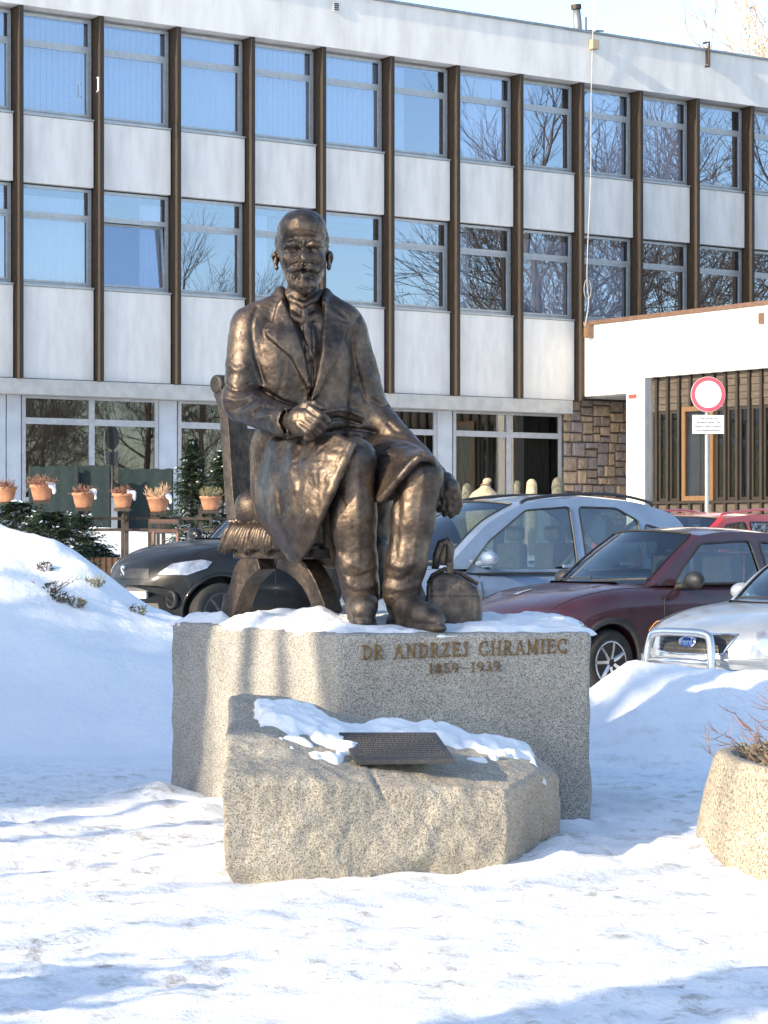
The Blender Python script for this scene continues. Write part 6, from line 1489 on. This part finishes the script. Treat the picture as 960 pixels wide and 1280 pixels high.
link('foliage_core', F.mesh('foliage_core'), 'hedge_leaf', bs)
o = leaf_blob(1800, rnd, (0, 0, 1.25), (.7, .7, 1.3), .06).build('leaves', 'hedge_leaf', bs); o['kind'] = 'stuff'
# weeping birch beyond the roof
bt = thing('birch_tree', 'sunlit birch with orange-brown twigs rising beyond the roof at the top right', 'tree', (13.6, 72, 0))
trk, crw = bare_tree(77, 20, .22, 4, .5, .011, start=.45)
link('trunk', trk, 'bark', bt, smooth=True); o = link('crown', crw, 'birch_leaf', bt); o['kind'] = 'stuff'
mb = MB()
for _ in range(230):
    a = rnd.uniform(0, 2*PI); r_ = 3.4*math.sqrt(rnd.random()); z_ = rnd.uniform(11, 21.5); r_ *= max(.15, 1-abs(z_-15)/9)
    p = Vector((r_*math.cos(a), r_*math.sin(a), z_)); 
    for j in range(26):
        p = p+Vector((rnd.gauss(0, .05), rnd.gauss(0, .05), -.11)); d = Vector((rnd.gauss(0, 1), rnd.gauss(0, 1), rnd.gauss(0, 1))).normalized()*.065; e = d.orthogonal()*.6; mb.add([p-d, p+e, p+d, p-e], [(0, 1, 2, 3)])
o = mb.build('leaves', 'birch_leaf', bt); o['kind'] = 'stuff'
# dark conifers by the ground floor
def conifer(name, label, x, y, z0, h_, r0, n, rnd, group=None, snowy=.12):
    t_ = thing(name, label, 'tree' if h_ > 1.4 else 'bush', (x, y, z0), 0, group); MB().tube([(0, 0, -.3), (0, 0, h_*.95)], [.05, .01], 6).build('trunk', 'bark', t_)
    mb = MB(); sn = MB()
    for i in range(n):
        u_ = rnd.random()**.8; z_ = h_*u_; rr_ = r0*((1-u_)**.8 if h_ > 1.4 else math.sqrt(max(0, 1-u_**2.2)))*rnd.uniform(.5, 1.05)+.03; a = rnd.uniform(0, 2*PI); d = Vector((math.cos(a), math.sin(a), rnd.uniform(-.35, .3)))
        b0 = Vector((0, 0, z_)); b1 = b0+d*rr_; s_ = Vector((-d.y, d.x, 0))
        for k in range(7):
            f = .25+.75*k/6; c = b0+d*rr_*f; w_ = .07*(1.2-f*.7)+.02
            for sg_ in (-1, 1): q_ = c+s_*sg_*w_+d*.05+Vector((0, 0, rnd.uniform(-.05, .02))); mb.add([c-d*.018, q_, c+d*.018], [(0, 1, 2)])
        if rnd.random() < snowy:
            leaf_blob(4, rnd, (b1.x, b1.y, b1.z+.02), (.05, .05, .01), .03, sn)
    o = mb.build('needles', 'needles', t_); o['kind'] = 'stuff'
    if sn.v: o = sn.build('snow', 'snow_clean', t_, smooth=True); o['kind'] = 'stuff'
    return t_
Y_ = 38.6; cx = lambda px, Y: (px-480)/FPX*Y
conifer('spruce_tree', 'dark green bushy spruce between the netting and the bronze chair', cx(240, Y_), Y_, 1.0, 2.15, .66, 700, rnd, None, .05)
conifer('spruce_tree', 'shorter dark spruce half behind the bronze chair back', cx(278, 39.4), 39.4, 1.0, 2.0, .7, 560, rnd, None, .05)
for i, (px, Y_, h_, r_, lab) in enumerate(((20, 33.5, 1.15, .75, 'dark evergreen bush dusted with snow at the left picture edge'), (62, 32.5, 1.05, .7, 'dark evergreen bush dusted with snow behind the snow bank'), (92, 33.8, .95, .6, 'dark evergreen bush beside the first railing post'), (118, 34.6, .45, .35, 'small dark shrub in the snowy bed right of the log edging'), (132, 35.0, .3, .28, 'tiny dark shrub poking from the snowy bed'))):
    conifer('evergreen_bush', lab, cx(px, Y_), Y_, slope(np.array([cx(px, Y_)]), np.array([Y_]))[0]-.1, h_, r_, 420, rnd, 'evergreen bushes by the railing', .06)
# shrubs wrapped for the winter
def wrapped(px, Y, ytop, wpx, mt, label, knot=True):
    zt = CZ+(HZ-ytop)/FPX*Y; r_ = wpx/2/FPX*Y; x = cx(px, Y); t_ = thing('wrapped_shrub', label, 'wrapped plant', (x, Y, zt-1.15), 0, 'shrubs wrapped for winter')
    F = Field((-r_-.15, -r_-.15, -.1), (r_+.15, r_+.15, 1.4), .025)
    if knot: F.ell((0, 0, .50), (r_*1.1, r_, .46), .1); F.cap((0, 0, .90), (0, 0, 1.02), .09, .04, .08); F.ell((.03, 0, 1.07), (.07, .05, .045), .04)
    else: F.path([(0, 0, 0), (0, 0, .7), (.01, 0, 1.15-r_*.8)], [r_, r_*1.05, r_*.75], .05)
    F.rough(.05, 6, 95+int(px)); link('wrapping', F.mesh('wrapping'), mt, t_, smooth=True)
    if knot: MB().tube([(.065*math.cos(a), .065*math.sin(a), 1.0) for a in [i*PI/6 for i in range(13)]], .018, 5).build('tie', 'twig', t_)
wrapped(607, 37, 594, 46, 'burlap', 'broad pale burlap-wrapped shrub with a tied tip seen above the pale blue car')
wrapped(583, 37.5, 604, 16, 'wrap_dark', 'narrow dark wrapped shrub nearest the bronze hand', False)
wrapped(646, 38, 601, 13, 'wrap_dark', 'narrow dark wrapped shrub directly right of the broad pale one', False)
wrapped(664, 38, 599, 15, 'burlap', 'narrow pale wrapped shrub left of the rightmost one', False)
wrapped(697, 38.5, 595, 19, 'wrap_dark', 'rightmost dark wrapped shrub beside the stone wall', False)
# dead plants poking through the left snow bank
def bank_point(px, py):
    for Y in np.arange(15.5, 24, .02):
        p = P(px, py, Y)
        if float(ground_z(np.array([p.x]), np.array([p.y]))[0]) > p.z: return p
    return P(px, py, 19)
for px, py, n_, h_, mt_, lab in ((62, 738, 9, .20, 'twig', 'tallest tuft of dead stems in the left snow bank'), (74, 750, 26, .09, 'twig', 'dark leafy clump sunk in the left snow bank'), (96, 757, 20, .10, 'twig', 'small upright dead clump right of the dark leafy one'), (117, 731, 18, .11, 'grass_dry', 'straw coloured clump near the crest of the left snow bank'), (172, 765, 10, .07, 'twig', 'lone dead sprig on the bank near the dark parked car'), (56, 712, 12, .10, 'twig', 'wispy dead twigs highest on the left snow bank')):
    p = bank_point(px, py); t_ = tag(shrub_mesh(n_, .07, h_, rnd, .0045, .8).build('dead_plant', mt_), lab, 'plant', 'dead plants in the snow bank'); t_.location = p-Vector((0, 0, .02))
    if mt_ == 'twig' or px == 117 or True:
        mb = leaf_blob(40, rnd, (0, 0, .04), (.09, .06, .05), .025); o = mb.build('leaves', 'needles' if px < 90 else 'grass_dry', t_); o['kind'] = 'stuff'
print('trees', time.time()-T0)
